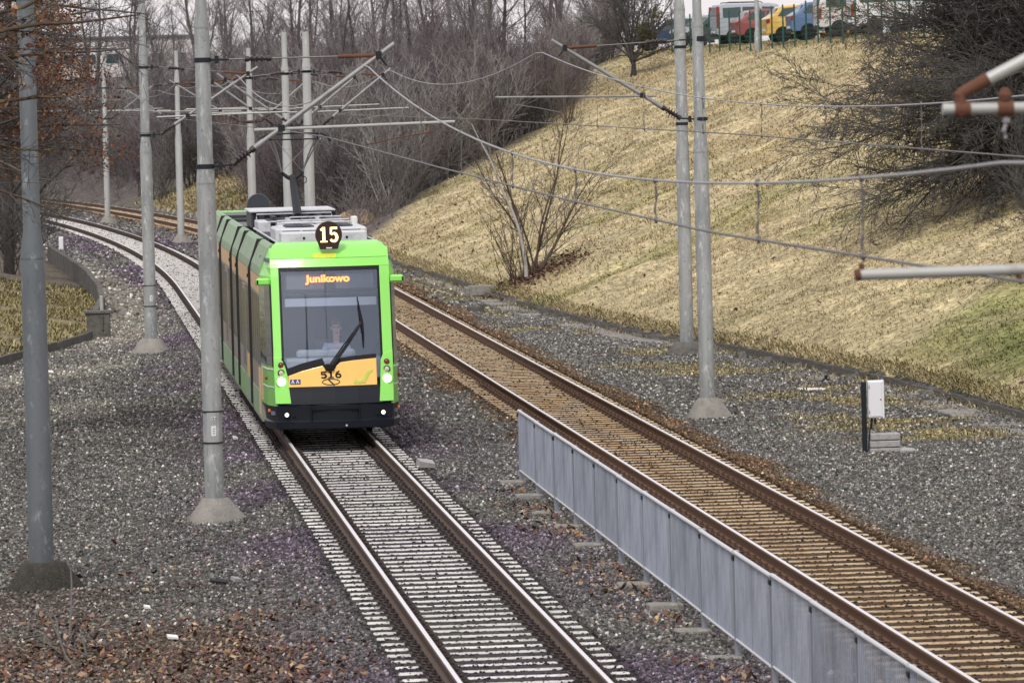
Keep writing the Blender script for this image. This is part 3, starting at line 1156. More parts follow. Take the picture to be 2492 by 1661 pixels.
b = MB()
b.tube([rel(2294, 266), rel(2520, 262), Vector((-.15, 0, rel(2520, 258).z + .02))], .030, 12)
ra = b.build('upper_arm', 'tube_light', NP, smooth=True)
b = MB()
p0, p1 = rel(2338, 262), rel(2335, 230)
b.tube([p0 + Vector((0, 0, -.04)), p0, p1, p1 + Vector((.02, 0, .01))], [.034, .04, .033, .03], 10)
b.tube([p1, rel(2395, 196), rel(2410, 190)], [.03, .034, .03], 10)
b.lathe([(.042, -.04), (.042, .04)], 12, T=Matrix.Translation(rel(2341, 266)) @ Matrix.Rotation(PI / 2, 4, 'Y'))
b.lathe([(.042, -.04), (.042, .04)], 12, T=Matrix.Translation(rel(2446, 264)) @ Matrix.Rotation(PI / 2, 4, 'Y'))
b.lathe([(.0, 0), (.03, .01), (.038, .04), (.02, .075), (0, .08)], 10, c=tuple(rel(2446, 250)))
b.build('rusty_fitting', 'rust', ra, smooth=True)
b = MB()
e = rel(2500, 143)
b.tube([rel(2405, 193), e, Vector((-.15, 0, e.z + (-.15 - e.x) * .52))], .034, 10)
b.build('brace', 'tube_light', NP, smooth=True)
b = MB()
b.tube([rel(2446, 275), rel(2449, 300)], .012, 6)
b.lathe([(.0, 0), (.02, .01), (.02, .03), (0, .04)], 8, c=tuple(rel(2449, 302)))
b.tube([rel(2449, 300), rel(2443, 318), rel(2447, 336)], .011, 6)
b.build('hanger', 'insul_grey', ra)
b = MB()
e = rel(2500, 655)
b.tube([rel(2084, 669), e, Vector((-.15, 0, e.z + .03))], .029, 12)
rb = b.build('registration_arm', 'tube_light', NP, smooth=True)
b = MB()
b.tube([rel(2081, 670), rel(2094, 668)], .031, 12)
b.tube([rel(2097, 655), rel(2097, 640)], .014, 6)
b.build('rusty_end', 'rust', rb, smooth=True)
b = MB()
b.tube([rel(2470, 655), rel(2488, 690)], .016, 6)
b.build('steady_arm', 'rust', rb)


# ------------------------------------------------------------------ overhead wires
def wire_set(label, fx, mess, cont, y0, y1, droppers, off=0.0):
    root = empty('overhead_wire', (0, 0, 0), label=label, cat='overhead wire')

    def pts(fz):
        out = []
        y = y0
        while y <= y1:
            out.append((float(fx(y)) + off + .0 * y, y, fz(y)))
            y += 1.5 if y < 140 else 3
        return out
    b = MB()
    b.tube(pts(mess), .0105, 6)
    b.build('messenger_wire', 'wire_light', root, smooth=True)
    b = MB()
    b.tube(pts(cont), .0095, 6)
    b.build('contact_wire', 'wire', root, smooth=True)
    for y in droppers:
        x = float(fx(y)) + off
        b = MB()
        zm, zc = mess(y), cont(y)
        b.tube([(x, y, zm), (x, y, zc)], .004, 5)
        for z in (zm, zc):
            b.lathe([(0, -.03), (.012, -.025), (.017, 0), (.012, .025), (0, .03)], 8, c=(x, y, z))
        b.tube([(x, y, zm - .05), (x + .012, y, zm - .12), (x, y, zm - .18)], .008, 5)
        b.tube([(x, y, zc + .04), (x - .012, y, zc + .08), (x, y, zc + .13)], .008, 5)
        b.build('dropper', 'wire', root)
    return root


def spans(sup):
    """messenger height between supports: list of (y, z); sag as a parabola"""
    def f(y):
        for (a, za), (b_, zb) in zip(sup[:-1], sup[1:]):
            if a <= y <= b_:
                t = (y - a) / (b_ - a)
                sag = min(.00105 * ((b_ - a) / 2) ** 2, 1.0)
                return za + (zb - za) * t - sag * 4 * t * (1 - t)
        return sup[-1][1]
    return f


def m_near(y):
    return 5.27 + .00103 * (y - 43) ** 2


mfar = spans([(77.5, 6.5), (130, 6.62), (160, 6.6), (187, 6.6), (227, 6.6), (268, 6.6), (310, 6.6), (350, 6.6)])
wire_set('wires above the tram, the lower pair dipping to the right edge', trackx,
         lambda y: (m_near(y) if y < 77.5 else mfar(y)) if y > 24.5 else m_near(24.5) - (24.5 - y) * .04,
         lambda y: float(np.interp(y, [20, 26, 37, 47, 63, 80, 89, 100, 400], [5.03, 5.0, 4.95, 4.99, 5.10, 5.24, 5.31, 5.33, 5.36])), 18, 345,
         [30, 34.5, 40.4, 46.6, 53, 59.6, 66, 72, 84, 91, 98, 112, 120, 138, 146, 168, 178, 197, 208, 218])
rfar = spans([(103, 6.8), (149, 6.78), (187, 6.6), (227, 6.6), (268, 6.6), (310, 6.6), (350, 6.6)])
wire_set('wires above the rusty empty track, crossing in front of the grass bank', trackxr,
         lambda y: (5.72 + .00073 * (y - 64) ** 2) if y < 103 else rfar(y),
         lambda y: float(np.interp(y, [40, 52, 73, 116, 400], [5.18, 5.22, 5.32, 5.40, 5.40])), 36, 345,
         [45, 51, 57.5, 64.7, 70.6, 77, 84.7, 92, 98, 110, 118, 126, 134, 142, 157, 168, 178, 197, 208, 218])


# ------------------------------------------------------------------ barrier fence between the tracks
fence = empty('barrier_fence', (7.36, 82, 0), label='long grey metal bar fence on concrete footings between the two tracks', cat='fence')
PL = 2.9
b = MB()
k = 0
yy = .06
while yy < PL - .03:
    b.tube([(0, -yy, -.05), (0, -yy, .89)], .0075, 5)
    yy += .108
pm = b.build('bar_panel', 'fence', fence)
b = MB()
b.tube([(0, -.04, .90), (0, -PL + .04, .90)], .024, 8)
rt = b.build('top_rail', 'fence_top', pm)
b = MB()
b.tube([(0, -.04, -.06), (0, -PL + .04, -.06)], .016, 8)
rb_ = b.build('bottom_rail', 'fence_top', pm)
b = MB()
b.box(-.04, .022, -.05, .05, -.30, .905)
b.cbox(-.03, .03, -.045, .045, .86, .915, .01)
po = b.build('post', 'fence_post', fence)
b = MB()
b.cbox(-.32, .10, -.15, .15, -.52, -.235, .02)
ft = b.build('footing', 'concrete', fence)
bk = MB()
bk.cbox(-.055, .03, -.06, .06, .80, .86, .008)
bk = bk.build('bracket', 'dark_metal', po)
kids = list(pm.children)
for i in range(14):
    p = pm if i == 0 else copy_tree(pm, fence, kids)
    p.location = (random.gauss(0, .004), -i * PL, random.gauss(0, .006))
for i in range(15):
    p = po if i == 0 else copy_tree(po, fence, [bk])
    p.location = (0.03, -i * PL, 0)
    q = ft if i == 0 else copy_tree(ft, fence, [])
    q.location = (random.gauss(0, .02), -i * PL + random.gauss(0, .03), random.gauss(.0, .015))
    q.rotation_euler = (0, 0, random.gauss(0, .05))

# ------------------------------------------------------------------ kerb, walls, drains
def strip(name, ptsf, m, w, z0f, z1f, label, cat='kerb', step=1.0, rng=None, jit=.012):
    """a row of kerb stones as one wall"""
    b = MB()
    y, y1 = rng
    while y < y1 - .01:
        ye = min(y + step - .02, y1)
        j = random.gauss(0, jit)
        r = []
        for yy in (y, ye):
            x = float(ptsf(yy))
            r.append([(x - w + j, yy, z0f(yy)), (x + w + j, yy, z0f(yy)), (x + w * .8 + j, yy, z1f(yy) + j), (x - w * .8 + j, yy, z1f(yy) + j)])
        b.loft(r)
        y += step
    return tag(b.build(name, m), label, cat)


strip('kerb_wall', lambda y: footx(y) + .02, 'kerb', .07, lambda y: -.6, lambda y: -.18 + .04 * math.sin(y * .23), 'low dark kerb along the foot of the dry grass bank', 'kerb', 1.0, (84, 200), .012)
# slabs of the drain path in front of the kerb
b = MB()
y = 120
while y < 176:
    x = float(footx(y)) - .42
    j = random.gauss(0, .012)
    b.cbox(x - .30, x + .28, y, y + .96, -.5, -.325 + j, .02)
    y += 1.0
y = 84
while y < 112:
    x = float(footx(y)) - .55
    j = random.gauss(0, .012)
    b.cbox(x - .38, x + .38, y, y + .96, -.5, -.335 + j, .02)
    y += 1.0
tag(b.build('drain_path', 'path'), kind='structure')
# concrete head blocks of the drain
p = on_ground(1172, 722)
b = MB()
b.cbox(-.42, .42, -.12, .12, -.3, .36, .03)
b.cbox(-.50, -.36, -.14, .5, -.3, .30, .03)
b.cbox(-.30, .1, -.16, -.12, .05, .2, .01)
o = tag(b.build('drain_block', 'concrete', loc=(p.x, p.y, p.z)), 'pale concrete drain head block at the bend of the kerb', 'drain block')
p = at_z(1166, 762, -.36)
b = MB()
b.cbox(-.36, .10, -.10, .10, -.3, .22, .03)
b.cbox(.02, .14, -.2, .2, -.3, .30, .03)
tag(b.build('drain_block', 'concrete_dark', loc=(p.x, p.y, p.z)), 'darker concrete stub in the gravel below the pale drain block', 'drain block')

# left side: kerb, drain block, low curved wall
strip('kerb_wall', lambda y: leftx(y), 'kerb', .06, lambda y: -.7, lambda y: -.14, 'dark kerb curving round the grass left of the gravel, beyond the nearest pole', 'kerb', .8, (96, 138.6), .008)
p = Vector((1.15, 139.6, hz(1.6, 139.6)))
b = MB()
b.cbox(-.30, .34, -.14, .42, -.35, .66, .03)
b.cbox(-.36, .42, -.18, .46, .64, .72, .015)
b.cbox(.10, .14, -.20, .0, .2, .6, .008)
tag(b.build('drain_block', 'concrete_dark', loc=p), 'dark concrete drain block at the end of the low curved wall', 'drain block')
b = MB()
b.lathe([(.05, 0), (.05, .42), (.045, .44), (0, .44)], 10)
tag(b.build('marker_peg', 'tube_light', loc=(1.28, 141.2, .28)), 'short pale peg on top of the dark drain block', 'peg')
strip('retaining_wall', lambda y: leftx(y) + .02, 'kerb', .10, lambda y: -.8, lambda y: .34 + .0 * y, 'low dark curved retaining wall between gravel and grass on the left', 'wall', 1.2, (141, 206), .006)
p = at_z(149, 607, -.33)
b = MB()
b.cbox(-.10, .10, -.07, .07, -.2, .50, .02)
b.cbox(-.10, .10, -.05, .05, .44, .56, .02)
tag(b.build('marker_post', 'white_box', loc=p), 'short white marker post beside the left track near the curved wall', 'post')
# concrete cover beside the tram and other small things in the gravel
p = at_z(985, 930, -.36)
b = MB()
b.cbox(-.36, .36, -.12, .12, -.1, .10, .02)
tag(b.build('concrete_beam', 'slab', loc=p), 'short pale concrete beam lying in the gravel right of the tram', 'beam')
p = at_z(1975, 950, -.36)
b = MB()
b.cbox(-.28, .28, -.11, .11, .0, .05, .012)
o = tag(b.build('white_board', 'white', loc=p), 'white board lying flat in the gravel left of the white cabinet', 'board')
o.rotation_euler = (0, .03, -.06)
p = at_z(2010, 932, -.36)
b = MB()
b.cbox(-.07, .07, -.06, .06, -.02, .10, .02)
b.lathe([(.03, 0), (.03, .08), (0, .09)], 8, c=(0, 0, .09))
tag(b.build('dark_canister', 'dark_metal', loc=p), 'small dark canister on the gravel behind the white board', 'canister')

# white cabinet on a dark post, slabs beside it
p = at_z(2105, 1103, -.36)
root = empty('trackside_cabinet', (p.x, p.y, p.z), label='white signal cabinet on a dark steel post in the gravel', cat='cabinet')
b = MB()
b.cbox(-.042, .042, -.04, .04, -.2, 1.24, .012)
b.box(.015, .03, -.046, -.04, 0, 1.2)
b.build('post', 'dark_metal', root)
b = MB()
b.cbox(.07, .33, -.07, .12, .61, 1.255, .018)
bx = b.build('cabinet', 'white_box', root, bevel=.006)
for zz in (.72, 1.15):
    b = MB()
    b.cbox(.075, .092, -.088, -.076, zz - .03, zz + .03, .003)
    b.build('hinge', 'insul_grey', bx)
b = MB()
b.lathe([(.0, -.006), (.011, -.004), (.012, .01)], 10, T=Matrix.Translation((.283, -.082, .93)) @ Matrix.Rotation(PI / 2, 4, 'X') @ Matrix.Scale(-1, 4, (0, 0, 1)))
b.build('lock', 'dark_metal', bx)
b = MB()
b.cbox(.315, .345, -.076, .10, .60, 1.262, .008)
b.cbox(.085, .30, -.078, -.068, .64, 1.23, .006)
b.build('door', 'white_box', bx)
b = MB()
b.tube([(.13, 0, .62), (.13, 0, .53), (.12, .01, .42)], .016, 6)
b.tube([(.19, 0, .62), (.19, 0, .5)], .018, 6)
b.tube([(.13, 0, .62), (.08, 0, .3), (.07, .02, .05)], .012, 6)
b.build('cable', 'dark_metal', root)
p2 = at_z(2152, 1100, -.36)
for i, (dz, w, rz, lab) in enumerate([(0, .27, .02, 'bottom'), (.125, .265, -.03, 'middle'), (.25, .26, .015, 'top')]):
    b = MB()
    b.cbox(-w, w, -.16, .16, 0, .115, .015)
    o = tag(b.build('stone_slab', 'slab', loc=(p2.x + .0, p2.y, p2.z + dz - .03)), 'grey stone slab beside the cabinet post, the %s one of the stack' % lab, 'slab', 'stack of stone slabs')
    o.rotation_euler = (0, 0, rz)
p3 = at_z(2210, 1102, -.36)
b = MB()
b.loft([[(-.14, -.07, -.05), (.13, -.05, -.05), (.15, .08, -.05), (-.12, .08, -.05)], [(-.15, -.07, .06), (.14, -.06, .05), (.15, .08, .05), (-.12, .09, .07)], [(-.10, -.03, .10), (.09, -.03, .085), (.09, .05, .085), (-.08, .05, .105)]])
tag(b.build('broken_slab', 'slab', loc=p3), 'broken pinkish stone lying right of the stacked slabs', 'stone')

# litter near the left corner
def scrap(px, py, w, d, h, rz, m, label, name='litter_scrap'):
    p = at_z(px, py, -.36)
    p.z = hz(p.x, p.y) + .045
    b = MB()
    b.loft([[(-w, -d, 0), (w, -d, 0), (w, d, 0), (-w, d, .01)], [(-w, -d, h), (w * .9, -d, h * .7), (w, d, h), (-w, d * .9, h * 1.2)]])
    o = tag(b.build(name, m, loc=p), label, 'litter')
    o.rotation_euler = (.15, .1, rz)
    return o


scrap(420, 1560, .065, .05, .03, .2, 'white', 'white scrap of litter among brown leaves at the lower left')
scrap(533, 1427, .12, .05, .025, -.1, 'dark_metal', 'dark flat piece of litter on the gravel left of the track')
scrap(575, 1425, .06, .05, .05, .6, 'slab', 'pale broken stone beside the dark flat litter')
scrap(358, 1485, .04, .035, .03, .2, 'white', 'small white scrap above the brown leaves')
scrap(118, 912, .12, .08, .03, .2, 'white', 'white scrap on the gravel right behind the nearest pole')
scrap(573, 1090, .04, .04, .04, .3, 'white', 'white pebble sized scrap beside the sleepers next to the sticker pole')
scrap(1037, 1167, .14, .10, .10, .3, 'slab', 'pale boulder at the sleeper ends right of the tram track', 'boulder')

# bare fallen branches in the near left corner
def branch_pile(name, label, strokes, m, r):
    b = MB()
    for st in strokes:
        pts = []
        for (px, py, dz) in st:
            p = at_z(px, py, -.33)
            p.z = hz(p.x, p.y) + .04 + dz
            pts.append(p)
        # add kinks
        out = []
        for a, c in zip(pts[:-1], pts[1:]):
            out.append(a)
            out.append(a.lerp(c, .5) + Vector((random.gauss(0, .02), random.gauss(0, .1), random.gauss(0, .012))))
        out.append(pts[-1])
        n = len(out)
        b.tube(out, [r * (1 - .7 * i / n) for i in range(n)], 5)
    return tag(b.build(name, m), label, 'branch')


branch_pile('fallen_branch', 'bare forked branch lying in the leaves below the nearest pole',
            [[(185, 1632, .02), (150, 1585, .08), (120, 1520, .12), (95, 1480, .10)], [(150, 1585, .08), (200, 1600, .05), (225, 1605, .02)], [(222, 1605, .0), (205, 1580, .05), (195, 1560, .08)],
             [(150, 1580, .06), (140, 1540, .16), (120, 1500, .2)], [(170, 1570, .1), (176, 1480, .3), (165, 1420, .35), (140, 1380, .42)], [(68, 1545, .05), (72, 1530, .1), (105, 1498, .15), (150, 1490, .12)],
             [(255, 1580, .03), (280, 1570, .08), (310, 1568, .05)], [(60, 1560, .03), (110, 1565, .1), (150, 1600, .04)]], 'bark', .016)
branch_pile('fallen_twig', 'thin pale twig lying on the gravel near the sticker pole', [[(553, 1388, .02), (590, 1393, .05), (618, 1394, .03)], [(590, 1393, .05), (600, 1402, .02)]], 'twig_light', .010)

# ------------------------------------------------------------------ the tram
TX, TY = 4.80, 89.0
tram = empty('tram', (TX, TY, 0), label='green and yellow low floor tram, route 15 to Junikowo, headlights on', cat='tram')
ORI = Vector((TX, TY, 0))


def yf(z):
    """side profile of the nose"""
    return float(np.interp(z, [.2, .69, .94, 1.45, 3.04, 3.2, 3.32, 3.42, 3.47], [0, 0, .05, .13, .56, .64, .76, 1.0, 1.35]))


def fpnt(x, z, e=0.):
    return Vector((x, yf(z) + .12 * x * x - e, z))


def loc(px, py, yl=.1):
    for _ in range(4):
        p = at_y(px, py, TY + yl) - ORI
        yl = yf(p.z) + .12 * p.x * p.x
    return p.x, p.z


def bl(x, y):      # a point in the enlarged lower view of the nose
    return loc(500 + .2125 * x, 750 + .2125 * y)


def al(x, y):
    return loc(500 + .2125 * x, 450 + .2125 * y)


def patch(mb, rows, e, t=.04, nx=8):
    """skin between x0 and x1 for each z, proud by e, thickness t"""
    fr, bk = [], []
    for z, x0, x1 in rows:
        xs_ = [x0 + (x1 - x0) * i / nx for i in range(nx + 1)]
        fr.append([fpnt(x, z, e) for x in xs_])
        bk.append([fpnt(x, z, e - t) for x in xs_])
    rings = [f + b[::-1] for f, b in zip(fr, bk)]
    mb.loft(rings)


def cols(mb, cs, e, t=.03, nz=4):
    """columns (x, z0, z1)"""
    rings = []
    for x, z0, z1 in cs:
        zs_ = [z0 + (z1 - z0) * i / nz for i in range(nz + 1)]
        rings.append([fpnt(x, z, e) for z in zs_] + [fpnt(x, z, e - t) for z in zs_[::-1]])
    mb.loft(rings)


# windscreen opening from the photograph's outline, squared up
WL, WR = -.895, .865
b = MB()
patch(b, [(z, WL - .01 + .02 * (z - 1.2), WR + .01 - .02 * (z - 1.2)) for z in (1.12, 1.5, 2.0, 2.5, 3.05)], .004, .012, 10)
ws = b.build('windscreen', 't_glass', tram, smooth=True)
# black border of the glass
b = MB()
zz = [1.10, 1.5, 2.0, 2.5, 3.05]
patch(b, [(z, WL - .03, WL + .035) for z in zz], .012, .03, 2)
patch(b, [(z, WR - .035, WR + .03) for z in zz], .012, .03, 2)
patch(b, [(2.98, WL, WR), (3.06, WL, WR)], .0125, .03, 8)
b.build('windscreen_edge', 't_black', ws)
# black sill that follows the slanting top of the yellow panel
ytop = [bl(*q) for q in [(948, 775), (1100, 718), (1225, 685), (1340, 655), (1375, 700), (1485, 690), (1500, 655), (1545, 615), (1700, 592), (1955, 565)]]
ybot = [bl(*q) for q in [(955, 905), (1945, 872)]]


def yb(x):
    return float(np.interp(x, [ybot[0][0], ybot[1][0]], [ybot[0][1], ybot[1][1]]))


b = MB()
cols(b, [(x, z - .05, z + (.13 if i < 4 else .075)) for i, (x, z) in enumerate(ytop)], .016, .04)
cols(b, [(WL - .02, yb(-.8), 1.50), (WL + .05, yb(-.8), 1.42), (ytop[0][0] + .01, yb(-.8), ytop[0][1] + .10)], .014, .03)
b.build('windscreen_sill', 't_black', tram)
b = MB()
cols(b, [(x, yb(x), z) for x, z in ytop], .03, .05, 5)
yp = b.build('front_panel', 't_yellow', tram, bevel=.008)


# lettering on the yellow panel, drawn with strokes
def stroke_mesh(mb, pts, w, place, t=.004):
    """flat stroke of width w along pts (2-D), placed on a surface by place(x, z, e)"""
    n = len(pts)
    L, R_ = [], []
    for i, (x, z) in enumerate(pts):
        a = pts[max(i - 1, 0)]
        c = pts[min(i + 1, n - 1)]
        dx, dz = c[0] - a[0], c[1] - a[1]
        d = math.hypot(dx, dz) or 1
        ww = w[i] if isinstance(w, (list, tuple)) else w
        L.append((x - dz / d * ww / 2, z + dx / d * ww / 2))
        R_.append((x + dz / d * ww / 2, z - dx / d * ww / 2))
    rings = []
    for l, r in zip(L, R_):
        rings.append([place(l[0], l[1], t), place(r[0], r[1], t), place(r[0], r[1], 0), place(l[0], l[1], 0)])
    mb.loft(rings)


def arc(cx, cz, rx, rz, a0, a1, n=12):
    return [(cx + rx * math.cos(math.radians(a0 + (a1 - a0) * i / n)), cz + rz * math.sin(math.radians(a0 + (a1 - a0) * i / n))) for i in range(n + 1)]


def digits(mb, s, cx, cz, h, wd, sw, place, gap=.25, thin=.6):
    """bold slab digits 1, 5 and 6"""
    tot = len(s) * wd + (len(s) - 1) * gap * wd
    x = cx - tot / 2
    for ch in s:
        m = x + wd / 2
        if ch == '1':
            stroke_mesh(mb, [(m, cz - h / 2), (m, cz + h / 2)], sw, place)
            stroke_mesh(mb, [(m - wd * .40, cz - h / 2 + sw * thin / 2), (m + wd * .40, cz - h / 2 + sw * thin / 2)], sw * thin, lambda a, c, e: place(a, c, e * 1.2))
            stroke_mesh(mb, [(m - wd * .36, cz + h * .30), (m - wd * .05, cz + h * .44)], sw * .75, lambda a, c, e: place(a, c, e * 1.4))
        elif ch == '5':
            stroke_mesh(mb, [(m - wd * .34, cz + h / 2 - sw * .4), (m + wd * .40, cz + h / 2 - sw * .4)], sw * .8, place)
            stroke_mesh(mb, [(m - wd * .30, cz + h * .48), (m - wd * .32, cz + h * .02)], sw * .7, lambda a, c, e: place(a, c, e * 1.2))
            r = arc(m - wd * .02, cz - h * .18, wd * .37, h * .26, 140, -150, 18)
            stroke_mesh(mb, r, [sw * .7] * 4 + [sw * 1.0] * 10 + [sw * .8] * 5, lambda a, c, e: place(a, c, e * 1.4))
        elif ch == '6':
            stroke_mesh(mb, arc(m, cz - h * .18, wd * .34, h * .25, 0, 360, 22), sw * .85, place)
            stroke_mesh(mb, arc(m + wd * .16, cz - h * .06, wd * .5, h * .50, 185, 88, 12), sw * .8, lambda a, c, e: place(a, c, e * 1.3))
        x += wd * (1 + gap)


onp = lambda x, z, e: fpnt(x, z, .031 + e)
c5 = bl(1437, 757)
b = MB()
digits(b, '516', c5[0], c5[1], .118, .118, .034, onp, .08)
b.build('fleet_number', 't_black', yp)
cl_ = bl(1437, 840)
b = MB()
stroke_mesh(b, arc(cl_[0], cl_[1], .15, .050, 0, 360, 30), .014, onp)
stroke_mesh(b, [(cl_[0] - .06, cl_[1] + .06), (cl_[0] + .06, cl_[1] - .06)], .022, lambda x, z, e: onp(x, z, e * 1.3))
b.build('emblem', 't_black', yp)
for q in ((1000, 842), (1055, 840)):
    c = bl(*q)
    b = MB()
    stroke_mesh(b, [(c[0] - .05, c[1]), (c[0] + .05, c[1])], .085, onp)
    sq = b.build('pictogram', 't_blue', yp)
    b = MB()
    top = lambda x, z, e: onp(x, z, e + .005)
    stroke_mesh(b, [(c[0] - .022, c[1] - .025), (c[0] - .005, c[1] + .018), (c[0] + .022, c[1] - .025)], .016, top)
    stroke_mesh(b, arc(c[0], c[1] + .022, .008, .008, 0, 360, 8), .012, top)
    b.build('figure', 't_white', sq)
c = bl(1805, 790)
b = MB()
stroke_mesh(b, [(c[0] - .17, c[1] - .07), (c[0] - .05, c[1] - .075), (c[0] + .03, c[1] - .04), (c[0] + .06, c[1] + .03), (c[0] + .10, c[1] + .09), (c[0] + .18, c[1] + .13)], [.03, .05, .05, .06, .05, .02], onp)
stroke_mesh(b, [(c[0] + .02, c[1] - .09), (c[0] + .045, c[1] + .02)], .035, lambda x, z, e: onp(x, z, e * 1.4))
stroke_mesh(b, [(c[0] - .15, c[1] - .10), (c[0] - .13, c[1] - .02)], .03, lambda x, z, e: onp(x, z, e * 1.4))
b.build('green_mark', 't_palegreen', yp)

# dark panel under it and the bumper
b = MB()
cols(b, [(x, .68, yb(x) - .008) for x in (-.84, -.4, 0, .4, .84)], .02, .06)
b.build('lower_front_panel', 't_bumper', tram)


def plan(i=0.):
    p = [(-1.19, 1.15), (-1.16, .62), (-1.03, .13), (-.55, .02), (0, -.03), (.55, .02), (1.03, .13), (1.16, .62), (1.19, 1.15)]
    return [(x * (1 - i * .9), y + i) for x, y in p]


b = MB()
b.loft([[(x, y, z) for x, y in plan(i)] for z, i in ((.24, .06), (.26, .02), (.375, .0), (.40, .035), (.415, .035), (.66, .01), (.69, .03))])
bm = b.build('bumper', 't_bumper', tram, smooth=True)
b = MB()
for xx in (-.42, .42):
    b.box(xx - .006, xx + .006, -.03, .06, .42, .655)
b.box(-.42, .42, -.024, .06, .585, .595)
b.build('groove', 't_black', bm)
for s in (-1, 1):
    x, z = bl(905, 1215) if s < 0 else bl(2010, 1172)
    x = s * .84
    b = MB()
    T = Matrix.Translation((x, .075, .505))
    b.lathe([(.0, -.012), (.034, -.008), (.036, .03)], 14, T=T @ Matrix.Rotation(PI / 2, 4, 'X') @ Matrix.Scale(-1, 4, (0, 0, 1)))
    b.build('fog_lamp', 't_fog', bm, smooth=True)
    b = MB()
    b.lathe([(.055, -.004), (.055, .03)], 14, T=T @ Matrix.Rotation(PI / 2, 4, 'X') @ Matrix.Scale(-1, 4, (0, 0, 1)))
    b.lathe([(.03, -.004), (.03, .03)], 10, T=Matrix.Translation((x - s * .12, .065, .495)) @ Matrix.Rotation(PI / 2, 4, 'X') @ Matrix.Scale(-1, 4, (0, 0, 1)))
    b.build('lamp_recess', 't_black', bm)
# coupler cover line and towing eye
b = MB()
b.lathe([(.018, -.02), (.018, .02)], 8, T=Matrix.Translation((.19, -.01, .30)) @ Matrix.Rotation(PI / 2, 4, 'X'))
b.build('towing_eye', 't_equip', bm)

# green pods with three lamps each
for s in (-1, 1):
    b = MB()
    if s < 0:
        rows = [(.70, -1.03, -.76), (.95, -1.035, -.785), (1.15, -1.035, -.80), (1.33, -1.04, -.845), (1.43, -1.04, -.885), (1.50, -1.04, -.93)]
    else:
        rows = [(.70, .78, 1.03), (.95, .80, 1.035), (1.15, .81, 1.035), (1.40, .82, 1.04), (1.50, .86, 1.04), (1.56, .96, 1.04)]
    patch(b, rows, .034, .08, 5)
    pod = b.build('lamp_pod', 't_green', tram, bevel=.008)
    # slightly sunken lamp column, drawn as a darker lip
    for (nm, q, r, mm) in (('tail_lamp', (840, 650) if s < 0 else (2040, 607), .034, 't_lamp_red'), ('clear_lamp', (845, 740) if s < 0 else (2040, 692), .042, 't_lamp_clear'), ('headlight', (853, 838) if s < 0 else (2036, 797), .072, 't_lamp')):
        x, z = bl(*q)
        x = s * .915 if s < 0 else .925
        c = fpnt(x, z, .034)
        T = Matrix.Translation(c) @ Matrix.Rotation(PI / 2, 4, 'X')
        lb = MB()
        lb.lathe([(r * 1.5, -.02), (r * 1.5, .008), (r * 1.3, .014), (r * 1.05, .010)], 18, T=T)
        ring_ = lb.build('bezel', 't_chrome' if nm != 'headlight' else 't_green', pod, smooth=True)
        lb = MB()
        lb.lathe([(r, 0), (r, .016), (r * .6, .024), (0, .028)], 16, T=T)
        lb.build(nm, mm, pod, smooth=True)
    # pillar
    b = MB()
    rows = []
    for z in (1.47, 1.9, 2.4, 2.9, 3.1):
        xi = (WL if s < 0 else WR)
        rows.append((z, -1.04, xi) if s < 0 else (z, xi, 1.04))
    patch(b, rows, .022, .07, 3)
    b.build('pillar', 't_green', tram, bevel=.01)
    # corner between nose and side
    def corner(z0, z1, n, mm, name, e=0., parent=tram, f0=0., f1=1.):
        cb = MB()
        rings = []
        for i in range(n + 1):
            z = z0 + (z1 - z0) * i / n
            a = fpnt(s * 1.035, z, .02)
            w2 = 1.2 - max(0, (z - 2.86)) * .38
            c2 = Vector((s * w2, 1.75, z))
            mid = Vector((s * (1.035 * .35 + w2 * .65), a.y + .42, z))
            pts = [a.lerp(mid, max(0, f0 * 2)) if f0 < .5 else mid.lerp(c2, f0 * 2 - 1)]
            if f0 < .5 < f1:
                pts.append(mid)
            pts.append(mid.lerp(c2, f1 * 2 - 1) if f1 > .5 else a.lerp(mid, f1 * 2))
            o_ = [p + Vector((s * e, -e * .4, 0)) for p in pts]
            i_ = [p - Vector((s * .05, -.02, 0)) for p in pts]
            rings.append(o_ + i_[::-1])
        cb.loft(rings)
        return cb.build(name, mm, parent)
    corner(.66, 1.34, 3, 't_green_low', 'corner_panel')
    cw = corner(1.34, 2.74, 5, 't_glass_dark', 'cab_side_window')
    corner(2.74, 3.36, 4, 't_green', 'corner_panel')
    corner(1.34, 2.74, 5, 't_black', 'window_post', .012, cw, .0, .08)
    corner(.70, 1.30, 3, 't_beige', 'ochre_stripe', .006, tram, .86, .97)
    ln = corner(1.285, 1.305, 1, 't_white', 'white_line', .008, tram, .05, .8)
    corner(.98, .995, 1, 't_white', 'white_line', .008, tram, .05, .8)
    b = MB()
    b.lathe([(0, -.01), (.035, 0), (.035, .03)], 10, T=Matrix.Translation((s * 1.155, .62, 1.14)) @ Matrix.Rotation(-s * PI / 2 * .8, 4, 'Y') @ Matrix.Rotation(PI, 4, 'X'))
    b.build('side_marker', 't_lamp_red', tram)
    b = MB()
    b.cbox(s * 1.13 - .02, s * 1.13 + .02, .36, .42, .55, .60, .008)
    b.build('side_marker', 't_orange', bm)
    # rear view camera housing
    b = MB()
    xs0, xs1 = (s * 1.05, s * 1.29) if s > 0 else (s * 1.29, s * 1.05)
    b.cbox(xs0, xs1, .56, .74, 2.74, 2.87, .03)
    cm_ = b.build('mirror_camera', 't_green', tram)
    b = MB()
    b.cbox(s * 1.27 - .015, s * 1.27 + .015, .545, .565, 2.77, 2.84, .006)
    b.build('lens', 't_black', cm_)

